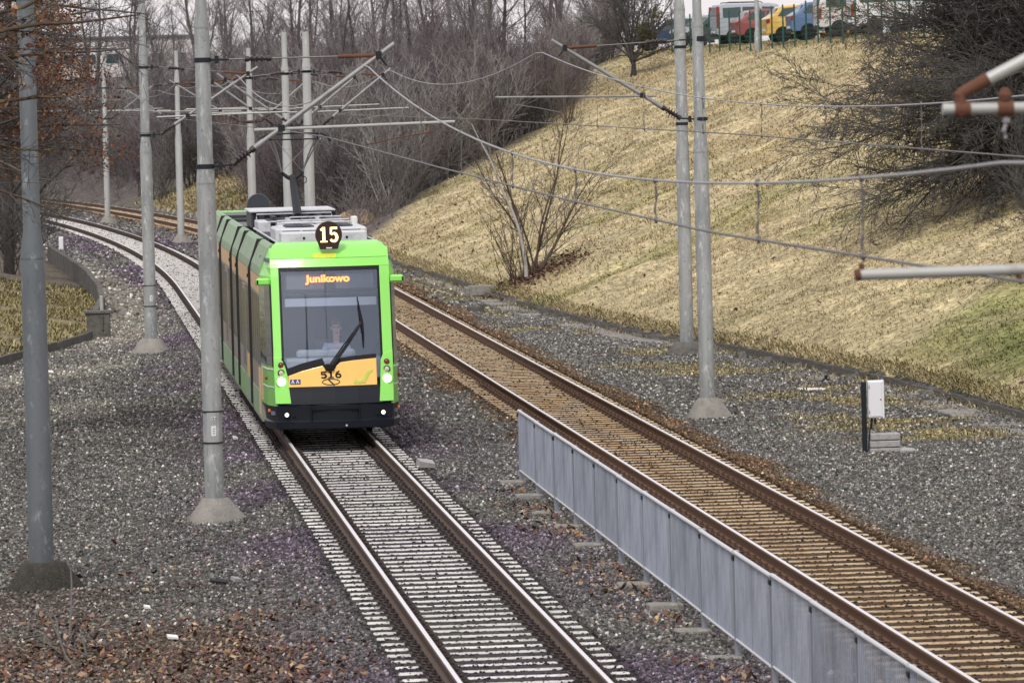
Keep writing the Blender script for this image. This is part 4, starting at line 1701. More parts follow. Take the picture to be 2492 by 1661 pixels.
# header above the windscreen
b = MB()
patch(b, [(3.045, -1.04, 1.04), (3.12, -1.04, 1.04), (3.19, -1.03, 1.03)], .02, .08, 12)
hd = b.build('header_panel', 't_green', tram, smooth=True)
b = MB()
patch(b, [(3.195, -1.025, 1.025), (3.28, -1.02, 1.02), (3.35, -1.0, 1.0), (3.42, -.97, .97), (3.47, -.88, .88)], .018, .10, 12)
b.build('roof_cap', 't_green', tram, smooth=True)
b = MB()
patch(b, [(3.187, -1.0, 1.0), (3.197, -1.0, 1.0)], .0195, .03, 12)
b.build('seam', 't_black', hd)
# lime badge on the header with worn yellow marks
cb_ = al(1360, 805)
hp = lambda x, z, e: fpnt(x, z, .021 + e)
b = MB()
stroke_mesh(b, [(cb_[0] - .21, cb_[1]), (cb_[0] - .19, cb_[1]), (cb_[0], cb_[1]), (cb_[0] + .19, cb_[1]), (cb_[0] + .21, cb_[1])], [.05, .085, .09, .085, .05], hp)
bd = b.build('header_badge', 't_limeyellow', hd)
b = MB()
hp2 = lambda x, z, e: hp(x, z, e + .003)
stroke_mesh(b, [(cb_[0] - .13, cb_[1] + .025), (cb_[0] - .08, cb_[1] + .025)], .016, hp2)
stroke_mesh(b, [(cb_[0] - .105, cb_[1] + .025), (cb_[0] - .105, cb_[1] - .03)], .016, lambda x, z, e: hp2(x, z, e * 1.3))
stroke_mesh(b, arc(cb_[0] + .05, cb_[1], .03, .026, 60, 300, 10), .016, hp2)
stroke_mesh(b, [(cb_[0] + .11, cb_[1] - .03), (cb_[0] + .11, cb_[1] + .03)], .016, hp2)
stroke_mesh(b, arc(cb_[0] + .12, cb_[1] + .012, .025, .016, 90, -90, 8), .014, lambda x, z, e: hp2(x, z, e * 1.3))
b.build('badge_marks', 't_yellow', bd)

# round route sign with a flat foot
x15, z15 = al(1355, 585)
z15 = 3.60
b = MB()
out = [(math.cos(math.radians(a)) * .235 + .0, math.sin(math.radians(a)) * .235) for a in range(-38, 219, 12)]
out = [(.155, -.255)] + out + [(-.155, -.255)]
y15 = .62
b.loft([[(x, y15 + d, z15 + z) for x, z in out] for d in (0, .09)])
rs = b.build('route_sign', 't_sign', tram, bevel=.008)
b = MB()
digits(b, '15', .0, z15 - .0, .265, .155, .050, lambda x, z, e: Vector((x, y15 - .001 - e, z)), .12, .5)
b.build('route_number', 't_led_y', rs)
b = MB()
b.box(-.05, .05, y15 - .012, y15, z15 - .243, z15 - .222)
b.build('foot_plate', 't_white', rs)

# destination display behind the glass
b = MB()
zd0, zd1 = 2.62, 2.96
def inner(x, z, e=0.):
    return fpnt(x, z, -.10 + e)
b.loft([[inner(x, z) for x in (-.80, -.4, 0, .4, .80)] + [inner(x, z, -.12) for x in (.80, .4, 0, -.4, -.80)] for z in (zd0, zd1)])
dd_ = b.build('destination_display', 't_black', tram)
b = MB()
b.loft([[inner(x, z, .006) for x in (-.76, -.3, .3, .76)] + [inner(x, z, -.01) for x in (.76, .3, -.3, -.76)] for z in (2.66, 2.92)])
b.build('display_screen', 't_screen', dd_)
b = MB()
b.loft([[inner(x, z, .02) for x in (-.82, 0, .82)] + [inner(x, z, -.03) for x in (.82, 0, -.82)] for z in (2.555, 2.60)])
b.build('cross_bar', 't_black', tram)
b = MB()
b.loft([[inner(x, z, -.02) for x in (-.80, 0, .80)] + [inner(x, z, -.035) for x in (.80, 0, -.80)] for z in (2.36, 2.50)])
b.build('sun_blind', 't_inside_light', tram)
xj, zj = al(1398, 1087)
tx = text_obj('destination_text', 'Junikowo', .20, 't_led', dd_, .004, bold=.0075)
tx.location = (xj + .01, yf(zj) + .070, zj + .02)
tx.rotation_euler = (PI / 2 - .25, 0, 0)
tx.scale = (1.0, .88, 1)
# wiper: double arm and blade
wb = bl(1420, 672)
wt = bl(1788, 150)
b = MB()
for o_ in (-.030, .008, .042):
    b.tube([fpnt(wb[0] + o_, wb[1] + .0, .06), fpnt((wb[0] + wt[0]) / 2 + o_ * 1.1, (wb[1] + wt[1]) / 2, .07), fpnt(wt[0] + o_ * .3, wt[1],   .05)], .014, 6)
wip = b.build('wiper_arm', 't_black', tram)
b = MB()
w0, w1 = al(1735, 1278), bl(1812, 450)
b.tube([fpnt(*w0, .03), fpnt((w0[0] + wt[0]) / 2, (w0[1] + wt[1]) / 2, .035), fpnt(*wt, .04), fpnt((w1[0] + wt[0]) / 2 + .01, (w1[1] + wt[1]) / 2, .035), fpnt(*w1, .03)], [.009, .019, .032, .019, .009], 6)
b.build('wiper_blade', 't_black', wip)
b = MB()
c = fpnt(wb[0], wb[1], .05)
b.cbox(c.x - .08, c.x + .08, c.y - .05, c.y + .06, c.z - .06, c.z + .06, .02)
b.build('wiper_mount', 't_black', wip)

# body modules
MODS = [(1.75, 5.5), (5.95, 11.7), (12.15, 15.2), (15.65, 21.7), (22.15, 25.2), (25.65, 31.3)]
for i, (a, c) in enumerate(MODS):
    for s in (-1, 1):
        lo = MB()
        lo.loft([[(s * 1.2, y, .30), (s * 1.2, y, 2.555), (s * 1.12, y, 2.555), (s * 1.12, y, .30)] for y in (a, c)])
        lo.build('side_wall', 't_grey', tram)
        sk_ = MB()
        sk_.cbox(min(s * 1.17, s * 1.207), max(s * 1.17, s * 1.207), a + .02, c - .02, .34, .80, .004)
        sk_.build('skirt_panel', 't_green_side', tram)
        k = max(2, int(round((c - a) / 1.05)))
        bays = [(a + .05 + (c - a - .1) * j / k, a + .05 + (c - a - .1) * (j + 1) / k) for j in range(k)]
        for j, (y0, y1) in enumerate(bays):
            if i in (1, 3, 5) and (a + c) / 2 - .68 < (y0 + y1) / 2 < (a + c) / 2 + .68:
                continue
            w = MB()
            w.cbox(min(s * 1.17, s * 1.206), max(s * 1.17, s * 1.206), y0 + .06, y1 - .06, 1.27, 2.53, .004)
            w.build('side_window', 't_window', tram)
    # double doors on the long modules
    if i in (1, 3, 5):
        for s in (-1, 1):
            yc = (a + c) / 2
            for q in (-1, 1):
                d = MB()
                y0, y1 = sorted((yc + q * .02, yc + q * .66))
                d.box(min(s * 1.19, s * 1.211), max(s * 1.19, s * 1.211), y0, y1, .82, 2.50)
                dr = d.build('door', 't_grey', tram)
                g = MB()
                y0, y1 = sorted((yc + q * .09, yc + q * .58))
                g.box(min(s * 1.2, s * 1.214), max(s * 1.2, s * 1.214), y0, y1, .95, 2.40)
                g.build('door_glass', 't_window', dr)
    for s in (-1, 1):
        bd_ = MB()
        bd_.loft([[(s * 1.2, y, 2.56), (s * 1.2, y, 2.86), (s * 1.14, y, 2.86), (s * 1.14, y, 2.56)] for y in (a, c)])
        bo = bd_.build('upper_band', 't_beige', tram)
        dk = MB()
        dk.lathe([(0, -.004), (.035, 0), (.035, .02)], 8, T=Matrix.Translation((s * 1.203, a + .8, 2.72)) @ Matrix.Rotation(-s * PI / 2, 4, 'Y') @ Matrix.Rotation(PI, 4, 'X'))
        dk.build('side_speaker', 't_black', bo)
        fa = MB()
        fa.loft([[(s * 1.2, y, 2.875), (s * 1.175, y, 3.02), (s * 1.03, y, 3.36), (s * .97, y, 3.42), (s * .92, y, 3.42), (s * .92, y, 3.3), (s * 1.1, y, 2.875)] for y in (a, c)])
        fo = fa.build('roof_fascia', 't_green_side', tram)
        rib = MB()
        yy = a + .3
        while yy < c - .1:
            rib.loft([[(s * 1.2035, y, 2.88), (s * 1.1785, y, 3.02), (s * 1.0335, y, 3.36), (s * 1.0, y, 3.35), (s * 1.16, y, 2.9)] for y in (yy, yy + .035)])
            yy += .62
        rib.build('fascia_ribs', 't_grey', fo)['kind'] = 'stuff'
    ro = MB()
    ro.box(-.92, .92, a, c, 3.25, 3.36)
    ro.build('roof', 't_roof', tram)
    un = MB()
    un.box(-1.08, 1.08, a + .05, c - .05, .16, .30)
    if i in (0, 2, 4, 5):
        ym = (a + c) / 2
        for s in (-1, 1):
            for q in (-.85, .85):
                if a + .3 < ym + q < c - .3 or i == 0:
                    un.lathe([(.28, -.05), (.30, -.05), (.30, .05), (.28, .05)], 20, T=Matrix.Translation((s * .75, ym + q, .30)) @ Matrix.Rotation(PI / 2, 4, 'Y'))
    un.build('underframe', 't_black', tram)
    if i < len(MODS) - 1:
        bw = MB()
        rings = []
        n_ = 7
        y0, y1 = c, MODS[i + 1][0]
        for j in range(n_ * 2 + 1):
            y = y0 + (y1 - y0) * j / (n_ * 2)
            q = 0 if j % 2 else .035
            rings.append([(1.235 - q, y, .4), (1.235 - q, y, 2.88), (1.05 - q, y, 3.42 - q), (-1.05 + q, y, 3.42 - q), (-1.235 + q, y, 2.88), (-1.235 + q, y, .4)])
        bw.loft(rings)
        bw.build('bellows', 't_rubber', tram)
# advert patches low on the side
b = MB()
b.box(-1.2085, -1.19, 6.6, 7.8, .82, 1.22)
b.build('side_advert', 't_yellow', tram)
b = MB()
b.box(-1.2085, -1.19, 2.0, 2.7, .40, 1.22)
b.build('side_advert', 't_beige', tram)
b = MB()
b.box(-1.2085, -1.19, 9.6, 11.2, .36, .78)
b.build('side_advert', 't_green_low', tram)
# rear end
b = MB()
b.loft([[(x * k, y, .3) for x in (-1.2, 1.2)] + [(1.2 * k, y, 2.85), (.98 * k, y, 3.38), (-.98 * k, y, 3.38), (-1.2 * k, y, 2.85)] for y, k in ((31.3, 1), (31.9, .93), (32.3, .85))])
b.build('rear_end', 't_green', tram)
b = MB()
b.lathe([(.0, -.05), (.26, -.05), (.27, 0), (.26, .05), (0, .05)], 24, T=Matrix.Translation((0, 31.0, 3.52)) @ Matrix.Rotation(PI / 2, 4, 'X'))
b.box(-.12, .12, 30.96, 31.04, 3.30, 3.4)
b.build('rear_route_sign', 't_equip_dark', tram, smooth=True)

# equipment on the roof
def unit(name, boxes, m, parent=tram, c=.02):
    u = MB()
    for bx_ in boxes:
        u.cbox(*bx_, c)
    return u.build(name, m, parent)


a1 = unit('roof_box', [(-.78, -.06, 1.75, 2.6, 3.40, 3.62), (.06, .74, 1.75, 2.6, 3.40, 3.62)], 't_equip')
unit('latch', [(-.40, -.36, 1.735, 1.752, 3.50, 3.54), (.36, .40, 1.735, 1.752, 3.50, 3.54)], 't_black', a1, .004)
unit('roof_hatch', [(-.88, -.6, 1.5, 2.4, 3.37, 3.42), (.6, .88, 1.5, 2.4, 3.37, 3.42)], 't_equip')
a2 = unit('air_conditioner', [(-.82, .82, 3.1, 5.3, 3.40, 3.66)], 't_equip', c=.03)
unit('grille', [(-.70, -.04, 3.085, 3.105, 3.42, 3.62), (.04, .70, 3.085, 3.105, 3.42, 3.62)], 't_black', a2, .004)
g = MB()
for j in range(5):
    g.box(-.69, .69, 3.075, 3.09, 3.445 + j * .038, 3.455 + j * .038)
for xx in (-.36, 0, .36):
    g.box(xx - .02, xx + .02, 3.074, 3.092, 3.42, 3.62)
g.build('louvre', 't_equip', a2)
f = MB()
for xx in (-.35, .35):
    f.lathe([(.26, 3.655), (.27, 3.68), (.24, 3.695), (.08, 3.68), (.06, 3.71), (0, 3.71)], 18, c=(xx, 3.9, 0))
    f.lathe([(.26, 3.655), (.27, 3.68), (.24, 3.695), (.08, 3.68), (.06, 3.71), (0, 3.71)], 18, c=(xx, 4.7, 0))
f.build('fan', 't_equip_dark', a2)
pr = MB()
for xx in (-.86, .86):
    pr.tube([(xx, 1.8, 3.46), (xx, 12, 3.46)], .018, 6)
for xx in (-.2, .1, .5):
    pr.tube([(xx, 5.4, 3.6), (xx + .05, 7, 3.64), (xx, 9, 3.6)], .02, 6)
pr.tube([(-.7, 5.6, 3.64), (.7, 5.6, 3.64)], .025, 6)
pr.tube([(-.55, 6.4, 3.68), (.6, 6.4, 3.68)], .025, 6)
pr.build('roof_pipe', 't_equip', tram)
unit('step_grid', [(-.86, -.62, 5.0, 11.0, 3.38, 3.41)] + [(-.86, -.62, 5.1 + .35 * j, 5.25 + .35 * j, 3.405, 3.425) for j in range(16)], 't_equip_dark', c=.004)
unit('converter', [(-.55, .55, 6.9, 9.2, 3.40, 3.62)], 't_equip', c=.05)
a3 = unit('resistor_box', [(-.84, .80, 13.6, 16.2, 3.40, 3.73)], 't_equip_dark', c=.03)
unit('cover', [(-.88, .84, 13.55, 14.6, 3.73, 3.765), (-.88, .84, 14.7, 16.25, 3.73, 3.77)], 't_equip', a3, .01)
unit('louvre', [(-.80 + .22 * j, -.70 + .22 * j, 13.585, 13.605, 3.45, 3.70) for j in range(8)], 't_black', a3, .004)
unit('aerial_box', [(.72, .84, 6.2, 6.4, 3.42, 3.78)], 't_white')
for xx in (-.28, .3):
    for yy in (9.8, 10.2):
        ins_ = MB()
        insulator(ins_, (xx, yy, 3.4), (xx, yy, 3.7), .03, .06, 3)
        ins_.build('roof_insulator', 't_equip', tram, smooth=True)

for k_, (x0, x1, y0, y1, z1, mm) in enumerate([(-.5, -.1, 9.4, 10.6, 3.62, 't_equip_dark'), (.15, .6, 9.6, 10.8, 3.58, 't_equip'), (-.8, -.55, 11.4, 13.2, 3.6, 't_equip'), (.6, .85, 11.2, 13.0, 3.62, 't_equip_dark'), (-.35, .35, 5.6, 6.6, 3.52, 't_equip_dark')]):
    unit('equipment_case', [(x0, x1, y0, y1, 3.38, z1)], mm)
for k_, (xa, xb, yy, zz_) in enumerate([(-.75, .6, 4.0, 3.735), (-.6, .75, 7.4, 3.70), (-.7, .3, 8.6, 3.66), (-.2, .8, 10.9, 3.68), (-.75, .75, 13.3, 3.70)]):
    q_ = MB()
    q_.tube([(xa, yy, zz_ - .09), (xa, yy, zz_), (xb, yy + .1, zz_), (xb, yy + .1, zz_ - .09)], .016, 6)
    q_.build('roof_rod', 't_equip', tram)
q_ = MB()
for k_ in range(4):
    x_ = -.45 + .28 * k_
    q_.tube([(x_, 6.6, 3.60), (x_ + .1 * math.sin(k_ * 2), 8.5, 3.72), (x_ - .08, 10.5, 3.66), (x_ * .4, 12.0, 3.68)], .014, 5)
q_.build('roof_cables', 't_black', tram)['kind'] = 'stuff'
# pantograph
pg = MB()
pg.cbox(-.6, .6, 14.6, 16.3, 3.52, 3.62, .02)
pg.box(-.5, -.42, 14.7, 16.2, 3.62, 3.68)
pg.box(.42, .5, 14.7, 16.2, 3.62, 3.68)
pan = pg.build('pantograph', 'dark_metal', tram)
pan.location = (0, -3.1, 0)
pg = MB()
pg.tube([(0, 14.8, 3.66), (0, 15.9, 4.10), (0, 16.7, 4.42)], [.085, .08, .065], 10)
la = pg.build('lower_arm', 'dark_metal', pan)
pg = MB()
pg.tube([(0, 16.7, 4.38), (-.10, 16.7, 4.42), (-.22, 16.72, 4.52)], [.05, .04, .03], 8)
pg.tube([(0, 16.7, 4.38), (.10, 16.7, 4.42), (.22, 16.72, 4.52)], [.05, .04, .03], 8)
for s in (-1, 1):
    pg.tube([(s * .2, 16.7, 4.42)] + [(s * (.23 + .05 * math.cos(t)), 16.68, 4.36 + .07 * math.sin(t)) for t in (1.5, .7, 0, -.8, -1.6, -2.4)], .010, 5)
pg.build('knee_fork', 'dark_metal', pan)
pg = MB()
for s in (-1, 1):
    pg.tube([(s * .21, 16.72, 4.52), (s * .30, 16.2, 4.85), (s * .42, 15.65, 5.18)], .018, 6)
    pg.tube([(s * .20, 16.72, 4.52), (s * .36, 16.1, 4.9), (s * .52, 15.6, 5.18)], .015, 6)
pg.tube([(-.21, 16.72, 4.52), (.35, 15.7, 5.16)], .006, 5)
pg.tube([(.21, 16.72, 4.52), (-.35, 15.7, 5.16)], .006, 5)
pg.build('upper_arm', 'tube_light', pan)
pg = MB()
for yy, zz_ in ((15.45, 5.29), (15.75, 5.29)):
    pg.tube([(-.72, yy, 5.12), (-.66, yy, 5.22), (-.54, yy, zz_), (0, yy, zz_ + .01), (.54, yy, zz_), (.66, yy, 5.22), (.72, yy, 5.12)], .017, 7)
pg.tube([(-.5, 15.6, 5.18), (.5, 15.6, 5.18)], .016, 6)
for s in (-1, 1):
    pg.tube([(s * .46, 15.45, 5.28), (s * .46, 15.6, 5.18), (s * .46, 15.75, 5.28)], .012, 5)
pg.build('collector_head', 'dark_metal', pan)

# cab interior
b = MB()
b.box(-1.1, 1.1, .25, 3.2, .50, .56)
b.box(-1.12, 1.12, 3.0, 3.06, .56, 3.2)
b.box(-1.1, 1.1, .9, 3.05, 3.14, 3.2)
b.build('cab_shell', 't_inside', tram)
b = MB()
b.cbox(-.86, .86, .36, .92, 1.02, 1.46, .05)
b.cbox(-.62, .40, .42, .72, 1.46, 1.60, .04)
b.box(-.8, .8, .4, .8, .56, 1.04)
b.build('dashboard', 't_inside_light', tram)
b = MB()
b.cbox(-.28, .30, 1.55, 1.70, 1.05, 1.78, .06)
b.cbox(-.30, .32, 1.12, 1.66, .96, 1.10, .05)
b.box(-.1, .1, 1.25, 1.5, .56, .96)
b.build('driver_seat', 't_equip_dark', tram)

# ------------------------------------------------------------------ the driver
px0 = at_y(817.5, 795, TY + 1.35) - ORI
drv = Vector((TX + px0.x, TY + 1.38, px0.z - 1.90))


def skin_obj(name, verts, edges, rad, m, parent=None, sub=2):
    me = bpy.data.meshes.new(name)
    me.from_pydata(verts, edges, [])
    me.materials.append(M[m])
    o = bpy.data.objects.new(name, me)
    COL.objects.link(o)
    o.parent = parent
    sk = o.modifiers.new('skin', 'SKIN')
    me.skin_vertices.new(name='sk') if not me.skin_vertices else None
    for i, r in enumerate(rad):
        rr = r if isinstance(r, tuple) else (r, r)
        me.skin_vertices[0].data[i].radius = rr
        me.skin_vertices[0].data[i].use_root = (i == 0)
    sk.use_smooth_shade = True
    su = o.modifiers.new('sub', 'SUBSURF')
    su.levels = sub
    su.render_levels = sub
    return o


vs, es, rs_ = [], [], []


def sv(p, r, c=None):
    vs.append(p)
    rs_.append(r)
    if c is not None:
        es.append((c, len(vs) - 1))
    return len(vs) - 1


pel = sv((0, 0, 1.02), (.15, .11))
sp = sv((0, .0, 1.22), (.14, .10), pel)
ch = sv((0, .0, 1.46), (.16, .10), sp)
nk = sv((0, -.01, 1.645), (.055, .055), ch)
jw = sv((0, -.035, 1.775), (.066, .075), nk)
hm = sv((0, -.03, 1.885), (.078, .098), jw)
ht = sv((0, -.02, 1.975), (.062, .075), hm)
for s in (-1, 1):
    sh = sv((s * .175, 0, 1.565), (.062, .06), ch)
    el = sv((s * .255, -.10, 1.31), (.046, .046), sh)
    wr = sv((s * .20, -.36, 1.33), (.029, .027), el)
    pa_ = sv((s * .185, -.43, 1.335), (.036, .018), wr)
    for k_, (dx, L_) in enumerate(((-.030, .070), (-.010, .080), (.010, .076), (.030, .060))):
        f1 = sv((s * .185 + dx, -.475, 1.335), .0095, pa_)
        f2 = sv((s * .185 + dx, -.475 - L_ * .55, 1.325), .009, f1)
        sv((s * .185 + dx, -.475 - L_ * .85, 1.295), .008, f2)
    t1 = sv((s * .145, -.42, 1.33), .011, pa_)
    sv((s * .125, -.465, 1.315), .009, t1)
    hp_ = sv((s * .10, -.06, 1.00), (.085, .08), pel)
    kn = sv((s * .13, -.46, 1.03), (.06, .06), hp_)
    an_ = sv((s * .13, -.44, .66), (.042, .042), kn)
    sv((s * .14, -.58, .61), (.04, .03), an_)
person = skin_obj('person', vs, es, rs_, 'skin')
person.location = drv
tag(person, 'driver in a light blue shirt sitting behind the tram windscreen', 'person')
cv = [(0, 0, 1.0), (0, 0, 1.22), (0, 0, 1.47), (0, -.005, 1.59), (-.18, 0, 1.57), (-.258, -.10, 1.31), (-.235, -.2, 1.315), (.18, 0, 1.57), (.258, -.10, 1.31), (.235, -.2, 1.315)]
skin_obj('shirt', cv, [(0, 1), (1, 2), (2, 3), (2, 4), (4, 5), (5, 6), (2, 7), (7, 8), (8, 9)], [(.165, .125), (.155, .115), (.175, .115), (.07, .07), .078, .062, .05, .078, .062, .05], 'shirt', person)
tv = [(0, 0, 1.03), (-.10, -.06, 1.0), (-.13, -.46, 1.03), (-.13, -.44, .70), (.10, -.06, 1.0), (.13, -.46, 1.03), (.13, -.44, .70)]
skin_obj('trousers', tv, [(0, 1), (1, 2), (2, 3), (0, 4), (4, 5), (5, 6)], [(.165, .125), .095, .07, .055, .095, .07, .055], 'trousers', person)
b = MB()
rings = []
for k_, (r, z, y) in enumerate([(.083, 1.90, .012), (.088, 1.945, .005), (.080, 1.99, -.005), (.055, 2.025, -.012), (.02, 2.038, -.015)]):
    rings.append([(r * math.cos(a) * .95, y + r * 1.12 * math.sin(a) - .012 + (.03 if math.sin(a) < -.3 and k_ == 0 else 0), z + (.035 if math.sin(a) < -.3 and k_ == 0 else 0)) for a in [2 * PI * j / 16 for j in range(16)]])
b.loft(rings)
b.build('hair', 'hair', person, smooth=True)
b = MB()
for s in (-1, 1):
    b.lathe([(0, -.012), (.011, -.006), (.012, 0), (.011, .006), (0, .012)], 8, c=(s * .033, -.121, 1.892))
    b.tube([(s * .016, -.128, 1.912), (s * .052, -.116, 1.913)], .005, 5)
b.build('eyes', 'eye', person)
b = MB()
b.tube([(0, -.122, 1.895), (0, -.138, 1.862), (0, -.146, 1.85), (0, -.125, 1.838)], [.008, .013, .016, .008], 6)
for s in (-1, 1):
    b.tube([(s * .078, -.02, 1.90), (s * .088, -.015, 1.88), (s * .078, -.02, 1.85)], [.008, .014, .008], 6)
b.build('nose_and_ears', 'skin', person, smooth=True)
b = MB()
b.tube([(-.026, -.112, 1.805), (0, -.121, 1.803), (.026, -.112, 1.805)], [.003, .006, .003], 5)
b.build('mouth', 't_lamp_red', person)

# ------------------------------------------------------------------ bare trees and bushes
class Tree:
    def __init__(self, seed):
        self.r = random.Random(seed)
        self.trunk = []
        self.twigs = []
        self.tips = []

    def grow(self, p, d, L, r, lv, spec):
        """spec[lv]: steps, children, child length ratio, spread, curl, up, start"""
        st, nch, cl, spread, curl, up, start = spec[lv]
        R = self.r
        p = Vector(p)
        d = Vector(d).normalized()
        seg = L / st
        last = lv == len(spec) - 1
        kids = []
        for i in range(st):
            d = (d + Vector((R.gauss(0, curl), R.gauss(0, curl), R.gauss(0, curl * .7) + up))).normalized()
            q = p + d * seg
            ra, rb = r * (1 - .8 * i / st), r * (1 - .8 * (i + 1) / st)
            (self.trunk if lv == 0 else self.twigs).append((*p, *q, ra, rb))
            if not last:
                f = (i + 1) / st
                if f >= start:
                    k = nch / max(1, st * (1 - start) + .001)
                    m = int(k) + (R.random() < k - int(k))
                    for _ in range(m):
                        kids.append((p.lerp(q, R.random()), d.copy(), f, rb))
            p = q
        self.tips.append(p)
        for (q, dd, f, rb) in kids:
            a = dd.cross(Vector((R.gauss(0, 1), R.gauss(0, 1), R.gauss(0, 1))))
            if a.length < .01:
                continue
            nd = (dd * math.cos(spread) + a.normalized() * math.sin(spread) * R.uniform(.7, 1.25))
            self.grow(q, nd, L * cl * (1.15 - .55 * f) * R.uniform(.7, 1.2), max(rb * .55, .004), lv + 1, spec)

    def mesh(self, segs, rmin=0., sides=3):
        A = np.array(segs, dtype=float)
        p0, p1 = A[:, :3], A[:, 3:6]
        r0, r1 = np.maximum(A[:, 6], rmin), np.maximum(A[:, 7], rmin * .7)
        d = p1 - p0
        d /= np.linalg.norm(d, axis=1)[:, None] + 1e-9
        ref = np.where(np.abs(d[:, 2:3]) > .9, np.array([[0, 1., 0]]), np.array([[0, 0, 1.]]))
        u = np.cross(d, ref)
        u /= np.linalg.norm(u, axis=1)[:, None] + 1e-9
        v = np.cross(d, u)
        rings = []
        for k in range(sides):
            a = 2 * PI * k / sides
            o = u * math.cos(a) + v * math.sin(a)
            rings.append((p0 + o * r0[:, None], p1 + o * r1[:, None]))
        P = np.stack([rings[k][0] for k in range(sides)] + [rings[k][1] for k in range(sides)], 1)
        F = np.array([(k, (k + 1) % sides, sides + (k + 1) % sides, sides + k) for k in range(sides)])
        n = len(segs)
        F = (F[None] + (np.arange(n) * 2 * sides)[:, None, None]).reshape(-1, 4)
        return P.reshape(-1, 3), F


def tree_object(name, T, mtrunk, mtwig, label=None, group=None, cat='tree', loc=(0, 0, 0), rmin=.0, tsides=8):
    root = empty(name, loc, label=label, cat=cat, group=group)
    V_, F_ = T.mesh(T.trunk, .0, tsides)
    npmesh('trunk' if cat == 'tree' else 'stems', V_, F_, mtrunk, root, smooth=True)
    V_, F_ = T.mesh(T.twigs, rmin, 3)
    npmesh('crown', V_, F_, mtwig, root, smooth=True)
    return root


def tall_tree(seed, h, spread=.7, dens=1.0, rt=.012):
    T = Tree(seed)
    T.grow((0, 0, -.3), (0, 0, 1), h, h * .016 + .03, 0,
           [(9, 15 * dens, .42, spread, .06, .03, .22), (6, 8 * dens, .45, .75, .10, .05, .25), (4, 5 * dens, .5, .7, .13, .05, .3), (3, 0, .5, .6, .16, .03, .3)])
    return T


def shrub(seed, h, stems, spread, dens=1.0, r0=.03):
    T = Tree(seed)
    R = T.r
    for i in range(stems):
        a = R.random() * 2 * PI
        s = R.random() ** .7 * spread
        T.grow((R.gauss(0, .15), R.gauss(0, .15), -.1), (math.cos(a) * s, math.sin(a) * s, 1), h * R.uniform(.6, 1.05), r0 * R.uniform(.6, 1), 0,
               [(6, 7 * dens, .45, .55, .07, .03, .25), (4, 5 * dens, .5, .6, .10, .05, .25), (3, 0, .5, .6, .13, .04, .3)])
    return T


# a family of wood trees, copied with different turns and sizes
WOOD = []
for i, (h, spr, de, m1, m2) in enumerate([(11, .65, 1.0, 'bark', 'twig'), (12.5, .5, .95, 'bark', 'twig'), (9.5, .8, 1.1, 'bark_dark', 'twig'), (11.5, .6, 1.0, 'bark', 'twig_purple'), (10, .7, 1.0, 'bark_dark', 'twig_light')]):
    T = tall_tree(100 + i, h, spr, de)
    WOOD.append(tree_object('wood_tree', T, m1, m2, cat='tree', rmin=.011))
SHR = []
for i, (h, st, spr, m2) in enumerate([(4.2, 10, .75, 'twig'), (3.4, 12, .9, 'twig_dark'), (5.0, 9, .6, 'twig_purple'), (3.8, 11, .8, 'twig_purple'), (4.6, 10, .7, 'twig_light')]):
    T = shrub(200 + i, h, st, spr, 1.1)
    SHR.append(tree_object('wood_shrub', T, 'bark_dark' if i % 2 else 'bark', m2, cat='shrub', rmin=.010, tsides=4))

WL_ = {'tree': ('bare grey tree in the wood behind the tracks and the bushy bank', 'bare trees of the wood behind'),
       'shrub': ('bare grey shrub in the thicket on the bank behind the tram', 'bare shrubs of the thicket on the bank')}
used = set()


def plant(proto, x, y, s, rz, cat):
    first = proto.name not in used
    used.add(proto.name)
    o = proto if first else copy_tree(proto)
    o.location = (x, y, hz(x, y))
    o.scale = (s * random.uniform(.9, 1.1), s * random.uniform(.9, 1.1), s)
    o.rotation_euler = (random.gauss(0, .04), random.gauss(0, .04), rz)
    tag(o, WL_[cat][0], cat, WL_[cat][1])
    return o


# shrubs on the slope, thick towards the grass edge
cnt = 0
tries = 0
while cnt < 210 and tries < 5000:
    tries += 1
    y = 206 + 190 * random.random() ** 1.25
    d = .8 + 25 * random.random()
    if 780 < 120 + (float(footx(y)) + d) * FP / y < 985 and y < 228 and d < 7:
        continue
    if y < float(bush_edge(d)) + 3 + random.gauss(0, 1.5):
        continue
    x = float(footx(y)) + d
    if math.exp(-(((y - 287) / 15) ** 2 + ((d - 2.5) / 3.6) ** 2)) > .38:
        continue
    px = 120 + x * FP / y
    if px < -150 or px > 1700:
        continue
    plant(SHR[cnt % len(SHR)], x, y, random.uniform(.75, 1.2) * float(np.interp(d, [0, 12, 22, 30], [1.15, 1.1, .72, .6])), random.random() * 6.28, 'shrub')
    cnt += 1
# a closer row right along the edge of the grass
for i in range(34):
    d = 3.4 + 19 * (i + .5) / 34
    y = float(bush_edge(d)) + 2.5 + random.uniform(0, 4)
    x = float(footx(y)) + d
    plant(SHR[i % len(SHR)], x, y, random.uniform(.7, 1.05) * float(np.interp(d, [0, 12, 22, 30], [1.1, 1.05, .65, .6])), random.random() * 6.28, 'shrub')
for i in range(16):
    d = 15.5 + 9 * (i + .5) / 16
    y = float(bush_edge(d)) + 3 + random.uniform(0, 9)
    x = float(footx(y)) + d
    plant(SHR[i % len(SHR)], x, y, random.uniform(.5, .8), random.random() * 6.28, 'shrub')
